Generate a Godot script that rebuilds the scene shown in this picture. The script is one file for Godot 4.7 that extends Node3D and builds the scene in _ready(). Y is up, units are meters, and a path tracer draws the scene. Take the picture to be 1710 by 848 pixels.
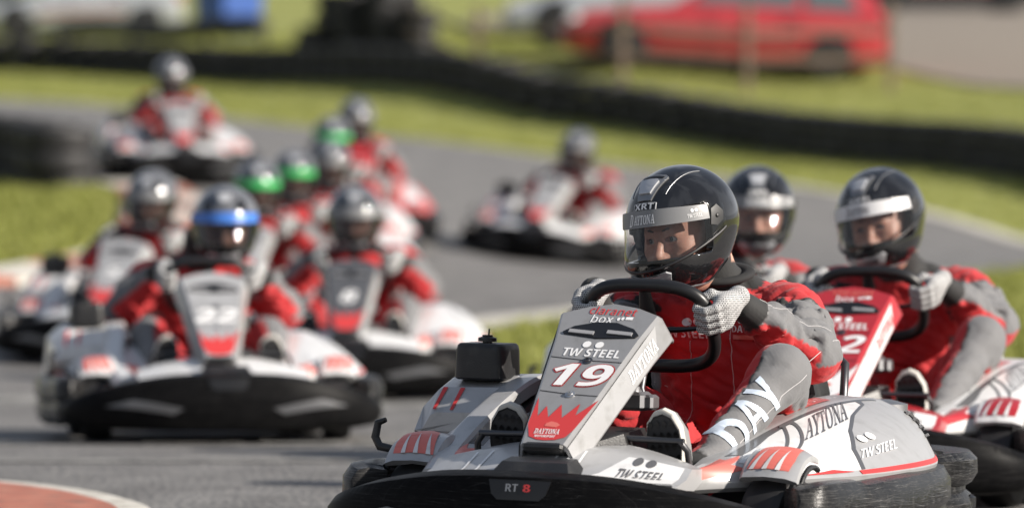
extends Node3D
# A kart race: the karts come down the hill out of a bend towards a low camera.

# ---------------------------------------------------------------- mesh builder
class MB:
	var v := PackedVector3Array()
	var c := PackedColorArray()
	func tri(a: Vector3, b: Vector3, d: Vector3) -> void:
		v.append(a); v.append(b); v.append(d)
	func quad(a: Vector3, b: Vector3, d: Vector3, e: Vector3) -> void:
		tri(a, b, d); tri(a, d, e)
	func orient(from: int) -> void:
		var m := Vector3.ZERO
		for i in range(from, v.size()): m += v[i]
		m /= maxf(1.0, v.size() - from)
		var vol := 0.0
		for i in range(from, v.size(), 3):
			vol += (v[i] - m).dot((v[i + 1] - m).cross(v[i + 2] - m))
		if vol > 0.0:
			for i in range(from, v.size(), 3):
				var t := v[i + 1]; v[i + 1] = v[i + 2]; v[i + 2] = t
	func loft(rings: Array, closed := true, cap := true) -> MB:
		var f := v.size()
		var n: int = rings[0].size()
		for i in rings.size() - 1:
			var a: PackedVector3Array = rings[i]
			var b: PackedVector3Array = rings[i + 1]
			for j in (n if closed else n - 1):
				var k := (j + 1) % n
				quad(a[j], b[j], b[k], a[k])
		if cap and closed:
			for e in [0, rings.size() - 1]:
				var r: PackedVector3Array = rings[e]
				var m := Vector3.ZERO
				for p in r: m += p
				m /= n
				for j in n:
					if e == 0: tri(m, r[j], r[(j + 1) % n])
					else: tri(m, r[(j + 1) % n], r[j])
		orient(f)
		return self
	func box(p: Vector3, s: Vector3, ch := 0.0, basis := Basis()) -> MB:
		var f := v.size()
		var h := s * 0.5
		var k := minf(ch, minf(h.x, minf(h.y, h.z)) * 0.9)
		if k <= 0.0: k = minf(0.002, minf(h.x, minf(h.y, h.z)) * 0.3)
		var rings := []
		for st in [[-h.y, k], [-h.y + k, 0.0], [h.y - k, 0.0], [h.y, k]]:
			var r := PackedVector3Array()
			var q: float = st[1]
			var X := h.x - q
			var Z := h.z - q
			for o in [[X, Z - k], [X - k, Z], [-X + k, Z], [-X, Z - k], [-X, -Z + k], [-X + k, -Z], [X - k, -Z], [X, -Z + k]]:
				r.append(p + basis * Vector3(o[0], st[0], o[1]))
			rings.append(r)
		loft(rings)
		return self
	func tube(path: PackedVector3Array, rad, n := 10, closed := false, flat := 1.0) -> MB:
		var rings := []
		var up := Vector3.UP
		for i in path.size():
			var a := path[(i - 1 + path.size()) % path.size()] if (closed or i > 0) else path[i]
			var b := path[(i + 1) % path.size()] if (closed or i < path.size() - 1) else path[i]
			var t := (b - a).normalized()
			if absf(t.dot(up)) > 0.98: up = Vector3(0.3, 0.1, 1.0).normalized()
			var s := t.cross(up).normalized()
			up = s.cross(t).normalized()
			var q: float = rad if rad is float else rad[i]
			var r := PackedVector3Array()
			for j in n:
				var w := TAU * j / n
				r.append(path[i] + s * cos(w) * q + up * sin(w) * q * flat)
			rings.append(r)
		if closed:
			rings.append(rings[0])
		loft(rings, true, not closed)
		return self
	func lathe(prof: PackedVector2Array, o: Vector3, axis: Vector3, n := 24) -> MB:
		# prof: (radius, along axis)
		var s := axis.cross(Vector3.UP if absf(axis.y) < 0.9 else Vector3.RIGHT).normalized()
		var u := s.cross(axis).normalized()
		var rings := []
		for q in prof:
			var r := PackedVector3Array()
			for j in n:
				var w := TAU * j / n
				r.append(o + axis * q.y + (s * cos(w) + u * sin(w)) * q.x)
			rings.append(r)
		loft(rings)
		return self
	func mirror_x() -> MB:
		for i in v.size(): v[i].x = -v[i].x
		for i in range(0, v.size(), 3):
			var t := v[i + 1]; v[i + 1] = v[i + 2]; v[i + 2] = t
		return self
	func mesh(crease := 35.0) -> ArrayMesh:
		var cc := cos(deg_to_rad(crease))
		var nt := v.size() / 3
		var fn := PackedVector3Array(); fn.resize(nt)
		var at := {}
		for t in nt:
			fn[t] = (v[t * 3 + 2] - v[t * 3]).cross(v[t * 3 + 1] - v[t * 3])
			for k in 3:
				var key := Vector3i((v[t * 3 + k] * 20000.0).round())
				if at.has(key): at[key].append(t)
				else: at[key] = PackedInt32Array([t])
		var nn := PackedVector3Array(); nn.resize(v.size())
		for t in nt:
			var f := fn[t].normalized()
			for k in 3:
				var key := Vector3i((v[t * 3 + k] * 20000.0).round())
				var s := Vector3.ZERO
				for o in at[key]:
					if fn[o].normalized().dot(f) > cc: s += fn[o]
				nn[t * 3 + k] = s.normalized() if s.length() > 1e-12 else (f if f.length() > 0.5 else Vector3.UP)
		var arr := []; arr.resize(Mesh.ARRAY_MAX)
		arr[Mesh.ARRAY_VERTEX] = v
		arr[Mesh.ARRAY_NORMAL] = nn
		if c.size() == v.size(): arr[Mesh.ARRAY_COLOR] = c
		var m := ArrayMesh.new()
		m.add_surface_from_arrays(Mesh.PRIMITIVE_TRIANGLES, arr)
		return m

# ---------------------------------------------------------------- distance field of tapered bones
class Bones:
	var a := PackedVector3Array()
	var ba := PackedVector3Array()
	var il := PackedFloat32Array()
	var ra := PackedFloat32Array()
	var rb := PackedFloat32Array()
	var kk := PackedFloat32Array()
	func add(p: Vector3, q: Vector3, r0: float, r1: float, k := 0.04) -> void:
		a.append(p); ba.append(q - p); il.append(1.0 / maxf((q - p).length_squared(), 1e-9))
		ra.append(r0); rb.append(r1); kk.append(k)
	func d(p: Vector3) -> float:
		var res := 1e3
		for i in a.size():
			var pa := p - a[i]
			var t := clampf(pa.dot(ba[i]) * il[i], 0.0, 1.0)
			var x := (pa - ba[i] * t).length() - ra[i] - (rb[i] - ra[i]) * t
			var k := kk[i]
			var h := k - absf(res - x)
			res = minf(res, x)
			if h > 0.0: res -= h * h / k * 0.25
		return res
	func near(p: Vector3) -> Array:
		var best := 1e3
		var bi := 0
		var bt := 0.0
		for i in a.size():
			var pa := p - a[i]
			var t := clampf(pa.dot(ba[i]) * il[i], 0.0, 1.0)
			var x := (pa - ba[i] * t).length() - ra[i] - (rb[i] - ra[i]) * t
			if x < best:
				best = x; bi = i; bt = t
		return [bi, bt, p - a[bi] - ba[bi] * bt]

# surface nets over a distance function; returns {v, n, f}
func nets(df: Callable, lo: Vector3, hi: Vector3, cell: float) -> Dictionary:
	var nx := int(ceil((hi.x - lo.x) / cell)) + 1
	var ny := int(ceil((hi.y - lo.y) / cell)) + 1
	var nz := int(ceil((hi.z - lo.z) / cell)) + 1
	var g := PackedFloat32Array(); g.resize(nx * ny * nz); g.fill(1e6)
	var B := 4
	var lim := cell * B * 0.9 * 1.25
	var cells := {}
	var V := PackedVector3Array()
	var sx := 1
	var sy := nx
	var sz := nx * ny
	var off := PackedInt32Array([0, sx, sy, sx + sy, sz, sx + sz, sy + sz, sx + sy + sz])
	for bz in range(0, nz - 1, B):
		for by in range(0, ny - 1, B):
			for bx in range(0, nx - 1, B):
				var ctr := lo + Vector3(bx + B * 0.5, by + B * 0.5, bz + B * 0.5) * cell
				if absf(df.call(ctr)) > lim: continue
				for z in range(bz, mini(bz + B, nz - 1)):
					for y in range(by, mini(by + B, ny - 1)):
						for x in range(bx, mini(bx + B, nx - 1)):
							var id := x + y * sy + z * sz
							var neg := 0
							for q in 8:
								var ci := id + off[q]
								if g[ci] > 1e5:
									g[ci] = df.call(lo + Vector3(x + (q & 1), y + ((q >> 1) & 1), z + (q >> 2)) * cell)
								if g[ci] < 0.0: neg += 1
							if neg == 0 or neg == 8: continue
							var s := Vector3.ZERO
							var w := 0
							for e in 12:
								var i0: int = [0, 2, 4, 6, 0, 1, 4, 5, 0, 1, 2, 3][e]
								var i1: int = [1, 3, 5, 7, 2, 3, 6, 7, 4, 5, 6, 7][e]
								var d0 := g[id + off[i0]]
								var d1 := g[id + off[i1]]
								if (d0 < 0.0) != (d1 < 0.0):
									var t := d0 / (d0 - d1)
									s += Vector3(i0 & 1, (i0 >> 1) & 1, i0 >> 2).lerp(Vector3(i1 & 1, (i1 >> 1) & 1, i1 >> 2), t)
									w += 1
							cells[id] = V.size()
							V.append(lo + (Vector3(x, y, z) + s / w) * cell)
	var N := PackedVector3Array(); N.resize(V.size())
	var e := cell * 0.35
	for i in V.size():
		var p := V[i]
		var d0: float = df.call(p)
		var gr := Vector3(df.call(p + Vector3(e, 0, 0)) - d0, df.call(p + Vector3(0, e, 0)) - d0, df.call(p + Vector3(0, 0, e)) - d0) / e
		var l := gr.length()
		N[i] = gr / maxf(l, 1e-6)
		V[i] = p - N[i] * clampf(d0 / maxf(l, 0.4), -cell * 0.5, cell * 0.5)
	var F := PackedInt32Array()
	for id in cells:
		var s0 := g[id] < 0.0
		for ax in 3:
			var st: int = [sx, sy, sz][ax]
			if (g[id + st] < 0.0) == s0: continue
			var u: int = [sy, sz, sx][ax]
			var w: int = [sz, sx, sy][ax]
			if not (cells.has(id - u) and cells.has(id - w) and cells.has(id - u - w)): continue
			var q := [cells[id], cells[id - u], cells[id - u - w], cells[id - w]]
			if s0: q.reverse()
			F.append_array(PackedInt32Array([q[0], q[1], q[2], q[0], q[2], q[3]]))
	# clockwise fronts
	if F.size() > 2:
		var m := 0.0
		for i in range(0, mini(F.size(), 900), 3):
			m += (V[F[i + 2]] - V[F[i]]).cross(V[F[i + 1]] - V[F[i]]).dot(N[F[i]])
		if m < 0.0:
			for i in range(0, F.size(), 3):
				var t := F[i + 1]; F[i + 1] = F[i + 2]; F[i + 2] = t
	return {"v": V, "n": N, "f": F}

func nets_mesh(r: Dictionary, colors = null) -> ArrayMesh:
	var arr := []; arr.resize(Mesh.ARRAY_MAX)
	arr[Mesh.ARRAY_VERTEX] = r.v
	arr[Mesh.ARRAY_NORMAL] = r.n
	arr[Mesh.ARRAY_INDEX] = r.f
	if colors != null: arr[Mesh.ARRAY_COLOR] = colors
	var m := ArrayMesh.new()
	m.add_surface_from_arrays(Mesh.PRIMITIVE_TRIANGLES, arr)
	return m

func smooth_normals(r: Dictionary) -> void:
	var N := PackedVector3Array(); N.resize(r.v.size())
	var V: PackedVector3Array = r.v
	var F: PackedInt32Array = r.f
	for i in range(0, F.size(), 3):
		var f := (V[F[i + 2]] - V[F[i]]).cross(V[F[i + 1]] - V[F[i]])
		for k in 3: N[F[i + k]] += f
	for i in N.size(): N[i] = N[i].normalized()
	r.n = N

# ---------------------------------------------------------------- naming and placing
var used := {}
func numbered(nm: String) -> String:
	if not used.has(nm):
		used[nm] = 0
		return nm
	used[nm] += 1
	return "%s_%03d" % [nm, used[nm]]
func tag(o: Node, label: String, category: String, group := "", kind := "") -> Node:
	if label != "": o.set_meta("label", label)
	if category != "": o.set_meta("category", category)
	if group != "": o.set_meta("group", group)
	if kind != "": o.set_meta("kind", kind)
	return o
func thing(nm: String, label: String, category: String, xf := Transform3D(), group := "") -> Node3D:
	var o := Node3D.new()
	o.name = numbered(nm)
	add_child(o)
	o.transform = xf
	tag(o, label, category, group)
	return o
func part(nm: String, m: Mesh, mt: Material, parent: Node, xf := Transform3D()) -> MeshInstance3D:
	var o := MeshInstance3D.new()
	o.name = numbered(nm) if parent == self else nm
	o.mesh = m
	o.material_override = mt
	o.transform = xf
	parent.add_child(o, true)
	return o

# ---------------------------------------------------------------- materials
var M := {}
func lin(r: float, g: float, b: float) -> Color:
	return Color(r, g, b).linear_to_srgb()
func mat(key: String, col: Color, rough := 0.6, metal := 0.0) -> StandardMaterial3D:
	var m := StandardMaterial3D.new()
	m.albedo_color = col
	m.roughness = rough
	m.metallic = metal
	m.resource_name = key
	M[key] = m
	return m
func noise(seed_: int, freq: float, oct := 4, type := FastNoiseLite.TYPE_SIMPLEX_SMOOTH) -> FastNoiseLite:
	var n := FastNoiseLite.new()
	n.seed = seed_; n.frequency = freq; n.fractal_octaves = oct; n.noise_type = type
	return n
func tex(im: Image) -> ImageTexture:
	im.generate_mipmaps()
	return ImageTexture.create_from_image(im)
# noise picture between two colours
func ramp(seed_: int, size: int, freq: float, stops: Array, oct := 4) -> Image:
	var g := noise(seed_, freq, oct).get_seamless_image(size, size, false, false, 0.12, true)
	var gr := Gradient.new()
	gr.offsets = PackedFloat32Array(stops.map(func(s): return s[0]))
	gr.colors = PackedColorArray(stops.map(func(s): return s[1]))
	var im := Image.create(size, size, false, Image.FORMAT_RGB8)
	for y in size:
		for x in size: im.set_pixel(x, y, gr.sample(g.get_pixel(x, y).r))
	return im
func tri_tex(m: StandardMaterial3D, scale: float, world := false) -> void:
	m.uv1_triplanar = true
	m.uv1_world_triplanar = world
	m.uv1_scale = Vector3.ONE * scale
func bump(m: StandardMaterial3D, im: Image, depth := 4.0, amount := 1.0) -> void:
	var b: Image = im.duplicate()
	b.convert(Image.FORMAT_RGBA8)
	b.bump_map_to_normal_map(depth)
	m.normal_enabled = true
	m.normal_texture = tex(b)
	m.normal_scale = amount

func scuffs(seed_: int, size: int, base: Color, scratch: Color, count: int, dirt: Color) -> Image:
	var r := RandomNumberGenerator.new(); r.seed = seed_
	var im := ramp(seed_, size, 0.012, [[0.0, base], [0.55, base], [0.8, base.lerp(dirt, 0.5)], [1.0, dirt]], 5)
	for i in count:
		var x := r.randi() % size
		var y := float(r.randi() % size)
		var l := int(pow(r.randf(), 2.5) * size * 0.3) + 4
		var sl := r.randfn(0.0, 0.07)
		var al := r.randf_range(0.12, 0.75)
		var wd := 1 if r.randf() < 0.8 else 2
		for k in l:
			y += sl
			for w in wd:
				var px := (x + k) % size
				var py := posmod(int(y) + w, size)
				im.set_pixel(px, py, im.get_pixel(px, py).lerp(scratch, al * (1.0 - absf(2.0 * k / l - 1.0)) * r.randf_range(0.5, 1.0)))
	return im

func make_materials() -> void:
	var m: StandardMaterial3D
	# ground
	m = mat("asphalt", Color.WHITE, 0.82)
	m.albedo_texture = tex(ramp(3, 512, 0.02, [[0.0, lin(.108, .105, .102)], [0.4, lin(.156, .151, .147)], [0.6, lin(.174, .169, .164)], [1.0, lin(.23, .222, .214)]], 6))
	tri_tex(m, 0.23, true)
	bump(m, noise(4, 0.25, 3).get_seamless_image(512, 512), 3.0, 0.6)
	m = mat("grass_ground", Color.WHITE, 0.9)
	m.albedo_texture = tex(ramp(5, 512, 0.025, [[0.0, lin(.17, .182, .042)], [0.45, lin(.265, .282, .064)], [0.65, lin(.30, .312, .080)], [1.0, lin(.36, .355, .13)]], 6))
	tri_tex(m, 0.31, true)
	bump(m, noise(6, 0.2, 3).get_seamless_image(256, 256), 4.0, 0.8)
	m = mat("grass_blade", Color.WHITE, 0.7)
	m.vertex_color_use_as_albedo = true
	m.backlight_enabled = true
	m.backlight = Color(.25, .3, .06)
	m = mat("gravel", Color.WHITE, 0.9)
	m.albedo_texture = tex(ramp(7, 256, 0.05, [[0.0, lin(.16, .13, .105)], [0.5, lin(.24, .205, .165)], [1.0, lin(.31, .27, .22)]], 6))
	tri_tex(m, 0.4, true)
	m = mat("kerb_red", Color.WHITE, 0.75)
	m.albedo_texture = tex(ramp(8, 256, 0.03, [[0.0, lin(.20, .12, .09)], [0.35, lin(.38, .13, .085)], [0.6, lin(.44, .155, .10)], [1.0, lin(.46, .25, .18)]], 6))
	tri_tex(m, 0.9, true)
	m = mat("kerb_white", Color.WHITE, 0.75)
	m.albedo_texture = tex(ramp(9, 256, 0.03, [[0.0, lin(.26, .24, .20)], [0.35, lin(.52, .49, .43)], [0.6, lin(.62, .59, .53)], [1.0, lin(.70, .67, .61)]], 6))
	tri_tex(m, 0.9, true)
	m = mat("worn_line", Color.WHITE, 0.8)
	m.albedo_texture = tex(ramp(10, 256, 0.03, [[0.0, lin(.115, .112, .108)], [0.42, lin(.14, .137, .13)], [0.58, lin(.26, .255, .24)], [1.0, lin(.38, .37, .35)]], 6))
	tri_tex(m, 0.8, true)
	# rubber and plastic
	m = mat("tyre_rubber", Color.WHITE, 0.6)
	m.metallic_specular = 0.45
	m.albedo_texture = tex(ramp(11, 256, 0.03, [[0.0, lin(.010, .010, .011)], [0.6, lin(.020, .020, .021)], [1.0, lin(.055, .053, .050)]], 5))
	tri_tex(m, 1.2)
	m = mat("bumper_black", Color.WHITE, 0.42)
	m.metallic_specular = 0.14
	var sc := scuffs(12, 1024, lin(.006, .006, .0065), lin(.24, .235, .23), 1100, lin(.014, .0135, .013))
	m.albedo_texture = tex(sc)
	tri_tex(m, 2.2)
	bump(m, sc, 2.0, 0.7)
	m = mat("side_black", Color.WHITE, 0.27)
	m.metallic_specular = 0.35
	var s2 := scuffs(13, 1024, lin(.008, .008, .0085), lin(.60, .58, .55), 3600, lin(.06, .058, .055))
	m.albedo_texture = tex(s2)
	tri_tex(m, 2.0)
	bump(m, s2, 4.0, 1.2)
	m = mat("black_plastic", Color.WHITE, 0.42)
	m.albedo_texture = tex(ramp(14, 256, 0.02, [[0.0, lin(.010, .010, .010)], [0.6, lin(.016, .016, .017)], [1.0, lin(.045, .043, .040)]], 5))
	tri_tex(m, 2.5)
	bump(m, noise(15, 0.3, 2).get_seamless_image(256, 256), 1.0, 0.35)
	mat("wheel_grip", lin(.012, .012, .013), 0.38)
	m = mat("floor_tray", lin(.018, .018, .019), 0.4)
	mat("steel", lin(.50, .50, .51), 0.28, 1.0)
	mat("dark_steel", lin(.10, .10, .105), 0.4, 0.9)
	mat("bolt", lin(.16, .16, .165), 0.32, 0.95)
	mat("washer", lin(.55, .55, .55), 0.3, 0.9)
	mat("alloy", lin(.36, .36, .37), 0.42, 0.9)
	mat("car_rim", lin(.55, .55, .56), 0.35, 0.6)
	mat("slot_black", lin(.008, .008, .009), 0.35)
	mat("led_lens", lin(.30, .30, .31), 0.2)
	# body panels
	for q in [["panel_silver", .29, .291, .294, .32, .2], ["panel_light", .42, .422, .425, .34, .25], ["panel_grey", .105, .108, .116, .34, .25], ["panel_white", .68, .68, .68, .28, 0.0], ["panel_red", .40, .022, .030, .30, 0.0], ["panel_pale_red", .62, .10, .09, .34, 0.0], ["panel_dark", .055, .057, .062, .35, .2]]:
		m = mat(q[0], Color.WHITE, q[4], q[5])
		var b := lin(q[1], q[2], q[3])
		m.albedo_texture = tex(scuffs(hash(q[0]) % 997, 512, b, b.lerp(lin(.6, .6, .6), 0.35), 160, b.lerp(lin(.13, .12, .11), 0.32)))
		tri_tex(m, 2.4)
		m.clearcoat_enabled = true
		m.clearcoat = 0.35
		m.clearcoat_roughness = 0.16
	mat("ink_red", lin(.56, .045, .045), 0.4)
	mat("ink_coral", lin(.66, .16, .13), 0.4)
	mat("ink_white", lin(.80, .80, .80), 0.4)
	mat("ink_grey", lin(.10, .10, .105), 0.4)
	mat("ink_silver", lin(.30, .305, .315), 0.35, 0.3)
	mat("seam", lin(.02, .02, .021), 0.6)
	# rider
	m = mat("suit", Color.WHITE, 0.78)
	m.vertex_color_use_as_albedo = true
	m.rim_enabled = true
	m.rim = 0.25
	var wv := Image.create(64, 64, false, Image.FORMAT_RGB8)
	for y in 64:
		for x in 64:
			var q := 0.5 + 0.25 * sin(TAU * (x + y) / 8.0) + 0.15 * sin(TAU * (x - y) / 16.0)
			wv.set_pixel(x, y, Color(q, q, q))
	bump(m, wv, 2.0, 0.35)
	tri_tex(m, 22.0)
	m = mat("glove", Color.WHITE, 0.85)
	var gl := Image.create(64, 64, false, Image.FORMAT_RGB8)
	gl.fill(lin(.56, .56, .56))
	for y in 64:
		for x in 64:
			var fx := fposmod(x + (8.0 if (y / 16) % 2 == 1 else 0.0), 16.0) - 8.0
			var fy := fposmod(float(y), 16.0) - 8.0
			if fx * fx + fy * fy < 36.0: gl.set_pixel(x, y, lin(.035, .035, .036))
	m.albedo_texture = tex(gl)
	tri_tex(m, 50.0)
	bump(m, gl, 2.0, 0.6)
	mat("cuff", lin(.018, .018, .019), 0.9)
	mat("thread", lin(.62, .60, .60), 0.7)
	m = mat("skin", Color.WHITE, 0.48)
	m.albedo_texture = tex(ramp(61, 256, 0.02, [[0.0, lin(.44, .21, .155)], [0.5, lin(.50, .275, .205)], [1.0, lin(.55, .33, .26)]], 5))
	tri_tex(m, 9.0)
	m.subsurf_scatter_enabled = true
	m.subsurf_scatter_strength = 0.15
	mat("lip", lin(.38, .16, .135), 0.45)
	mat("brow", lin(.055, .038, .028), 0.8)
	mat("eye_white", lin(.66, .64, .62), 0.2)
	mat("iris", lin(.06, .075, .08), 0.15)
	mat("sole", lin(.030, .030, .032), 0.7)
	mat("sole_rim", lin(.52, .50, .46), 0.7)
	mat("shoe", lin(.22, .22, .22), 0.75)
	m = mat("helmet_black", Color.WHITE, 0.07)
	m.albedo_texture = tex(scuffs(31, 512, lin(.010, .010, .011), lin(.20, .20, .20), 70, lin(.016, .016, .017)))
	tri_tex(m, 3.0)
	m.clearcoat_enabled = true
	m.clearcoat = 0.6
	m.clearcoat_roughness = 0.03
	m = mat("helmet_silver", lin(.26, .27, .29), 0.16, 0.55)
	m.clearcoat_enabled = true
	m.clearcoat = 0.7
	m.clearcoat_roughness = 0.04
	m = mat("helmet_two", Color.WHITE, 0.14, 0.35)
	m.vertex_color_use_as_albedo = true
	m.clearcoat_enabled = true
	m.clearcoat = 0.6
	m.clearcoat_roughness = 0.04
	mat("helmet_trim", lin(.013, .013, .014), 0.45)
	mat("lining", lin(.05, .05, .052), 0.95)
	mat("vent_silver", lin(.25, .255, .265), 0.3, 0.6)
	mat("vent_light", lin(.50, .51, .53), 0.35, 0.3)
	m = mat("visor_clear", Color(.06, .065, .045, 0.27), 0.02)
	m.transparency = BaseMaterial3D.TRANSPARENCY_ALPHA
	m = mat("visor_smoke", Color(.02, .022, .02, 0.62), 0.03)
	m.transparency = BaseMaterial3D.TRANSPARENCY_ALPHA
	mat("strip_silver", lin(.20, .202, .206), 0.42, 0.1)
	mat("strip_white", lin(.62, .62, .63), 0.35)
	mat("strip_blue", lin(.05, .17, .55), 0.35)
	mat("strip_green", lin(.03, .42, .10), 0.35)
	mat("reflective", lin(.62, .70, .80), 0.35, 0.2)
	# background
	m = mat("car_red", lin(.44, .022, .030), 0.18)
	m.clearcoat_enabled = true
	mat("car_silver", lin(.50, .52, .55), 0.25, 0.4)
	mat("car_dark", lin(.03, .033, .04), 0.2)
	m = mat("car_glass", lin(.10, .12, .13), 0.05)
	mat("car_trim", lin(.30, .10, .09), 0.6)
	mat("lamp_clear", lin(.6, .6, .6), 0.1)
	mat("lamp_red", lin(.45, .03, .03), 0.15)
	m = mat("wood", Color.WHITE, 0.85)
	m.albedo_texture = tex(ramp(17, 256, 0.03, [[0.0, lin(.11, .075, .055)], [0.5, lin(.18, .13, .095)], [1.0, lin(.25, .19, .15)]], 5))
	tri_tex(m, 1.0)
	mat("bin_blue", lin(.035, .10, .36), 0.45)
	mat("pipe_black", lin(.02, .02, .021), 0.6)
	mat("canvas_grey", lin(.32, .32, .33), 0.8)

# ---------------------------------------------------------------- the lie of the land
const TP := [ [-0.600,0.300,0.10043], [-0.600,0.700,0.12467], [-0.600,1.000,-0.34796], [0.000,0.300,0.01206], [0.000,0.700,0.03518], [0.000,1.000,0.23382], [0.600,0.300,0.06105], [0.600,0.700,0.08021], [0.600,1.000,-0.21985], [-0.200,1.225,-0.07797], [0.000,1.300,0.60733], [0.250,1.200,-0.36522], [-0.187,1.450,-0.14159], [-0.135,1.560,-0.17173], [-0.125,1.670,-0.39752], [-0.120,1.780,-2.08208], [-0.120,1.900,0.75232], [-0.116,2.050,1.32297], [-0.267,2.250,3.32720], [0.047,2.070,-2.36321], [-0.360,2.198,-2.80655], [-0.287,1.750,1.61187], [-0.743,4.109,-0.12750], [-0.441,3.691,0.50178], [-0.146,3.375,0.68851], [0.130,3.150,-0.40505], [0.341,2.953,0.98092], [0.503,2.779,-1.80458], [0.372,2.054,0.89726], [-0.855,4.725,0.26686], [-0.382,4.458,-0.81503], [0.037,3.938,-4.81284], [0.348,3.691,-1.34088], [0.578,3.193,0.98152], [0.457,4.073,0.31511], [0.151,4.073,7.79850], [0.677,4.295,0.49323], [1.064,6.750,-0.11894], [-1.150,6.750,-0.09074], [0.005,1.575,0.57444], [0.004,1.342,-1.13341], [0.257,1.454,0.90949], [-3.000,0.500,-0.00644], [3.000,0.500,0.06343], [-3.000,2.000,0.00951], [3.000,2.000,-0.02627], [-4.000,5.500,-0.08425], [4.000,4.000,-0.08047], [4.000,7.500,0.04076], [-4.500,8.000,0.06358], [0.000,8.000,0.07642], [0.000,11.250,0.00144], [-7.000,11.250,-0.00012], [7.000,11.250,0.00007], [0.305,4.100,-3.11172] ]
const TA := [-6.56824, -0.05098, 1.03445]
func hgt(x: float, z: float) -> float:
	var d := -z
	var px := x / 10.0
	var py := clampf(d, 2.0, 230.0) / 20.0
	var h: float = TA[0] + TA[1] * px + TA[2] * py
	for q in TP:
		var d2: float = (px - q[0]) * (px - q[0]) + (py - q[1]) * (py - q[1])
		if d2 > 1e-9: h += q[2] * 0.5 * d2 * log(d2)
	var t := clampf((d - 20.0) / 4.0, 0.0, 1.0)
	h *= t * t * (3.0 - 2.0 * t)
	var far := clampf((absf(x) - 25.0) / 45.0, 0.0, 1.0)
	return lerpf(h, clampf(h, 0.0, 13.0), far)
func on(x: float, d: float, lift := 0.0) -> Vector3:
	return Vector3(x, hgt(x, -d) + lift, -d)

# grid sheet over the land; keep(x, d) says which cells belong
func land(xs: Array, ds: Array, lift: float) -> ArrayMesh:
	var b := MB.new()
	var rows := []
	for d in ds:
		var r := PackedVector3Array()
		for x in xs: r.append(on(x, d, lift))
		rows.append(r)
	for i in ds.size() - 1:
		for j in xs.size() - 1:
			b.quad(rows[i][j], rows[i + 1][j], rows[i + 1][j + 1], rows[i][j + 1])
	up_facing(b, 0)
	return b.mesh(80)
func up_facing(b: MB, from: int) -> void:
	for i in range(from, b.v.size(), 3):
		if (b.v[i + 2] - b.v[i]).cross(b.v[i + 1] - b.v[i]).y < 0.0:
			var t := b.v[i + 1]; b.v[i + 1] = b.v[i + 2]; b.v[i + 2] = t
# a polygon (x, depth) laid on the land, cut into cells
func patch(poly: PackedVector2Array, lift: float, sx: float, sd: float, skirt := 0.0) -> ArrayMesh:
	var b := MB.new()
	var lo := poly[0]
	var hi := poly[0]
	for p in poly:
		lo = lo.min(p); hi = hi.max(p)
	var nx := int(ceil((hi.x - lo.x) / sx))
	var nd := int(ceil((hi.y - lo.y) / sd))
	for i in nx:
		for j in nd:
			var c := PackedVector2Array([lo + Vector2(i * sx, j * sd), lo + Vector2((i + 1) * sx, j * sd), lo + Vector2((i + 1) * sx, (j + 1) * sd), lo + Vector2(i * sx, (j + 1) * sd)])
			for q in Geometry2D.intersect_polygons(c, poly):
				var ix := Geometry2D.triangulate_polygon(q)
				for k in range(0, ix.size(), 3):
					b.tri(on(q[ix[k]].x, q[ix[k]].y, lift), on(q[ix[k + 1]].x, q[ix[k + 1]].y, lift), on(q[ix[k + 2]].x, q[ix[k + 2]].y, lift))
	up_facing(b, 0)
	if skirt > 0.0:
		for i in poly.size():
			var p := poly[i]
			var q := poly[(i + 1) % poly.size()]
			b.quad(on(p.x, p.y, lift), on(q.x, q.y, lift), on(q.x, q.y, lift - skirt), on(p.x, p.y, lift - skirt))
	return b.mesh(50)
func curve2(pts: Array, step: float) -> PackedVector2Array:
	var c := Curve2D.new()
	for i in pts.size():
		var a: Vector2 = pts[maxi(i - 1, 0)]
		var d: Vector2 = pts[mini(i + 1, pts.size() - 1)]
		var t := (d - a) / 6.0
		c.add_point(pts[i], -t, t)
	c.bake_interval = step
	return c.get_baked_points()
func ribbon(path: PackedVector2Array, w0: float, w1: float) -> PackedVector2Array:
	var l := PackedVector2Array()
	var r := PackedVector2Array()
	for i in path.size():
		var t := (path[mini(i + 1, path.size() - 1)] - path[maxi(i - 1, 0)]).normalized()
		var n := Vector2(-t.y, t.x)
		l.append(path[i] + n * w0)
		r.append(path[i] + n * w1)
	r.reverse()
	l.append_array(r)
	return l

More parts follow.
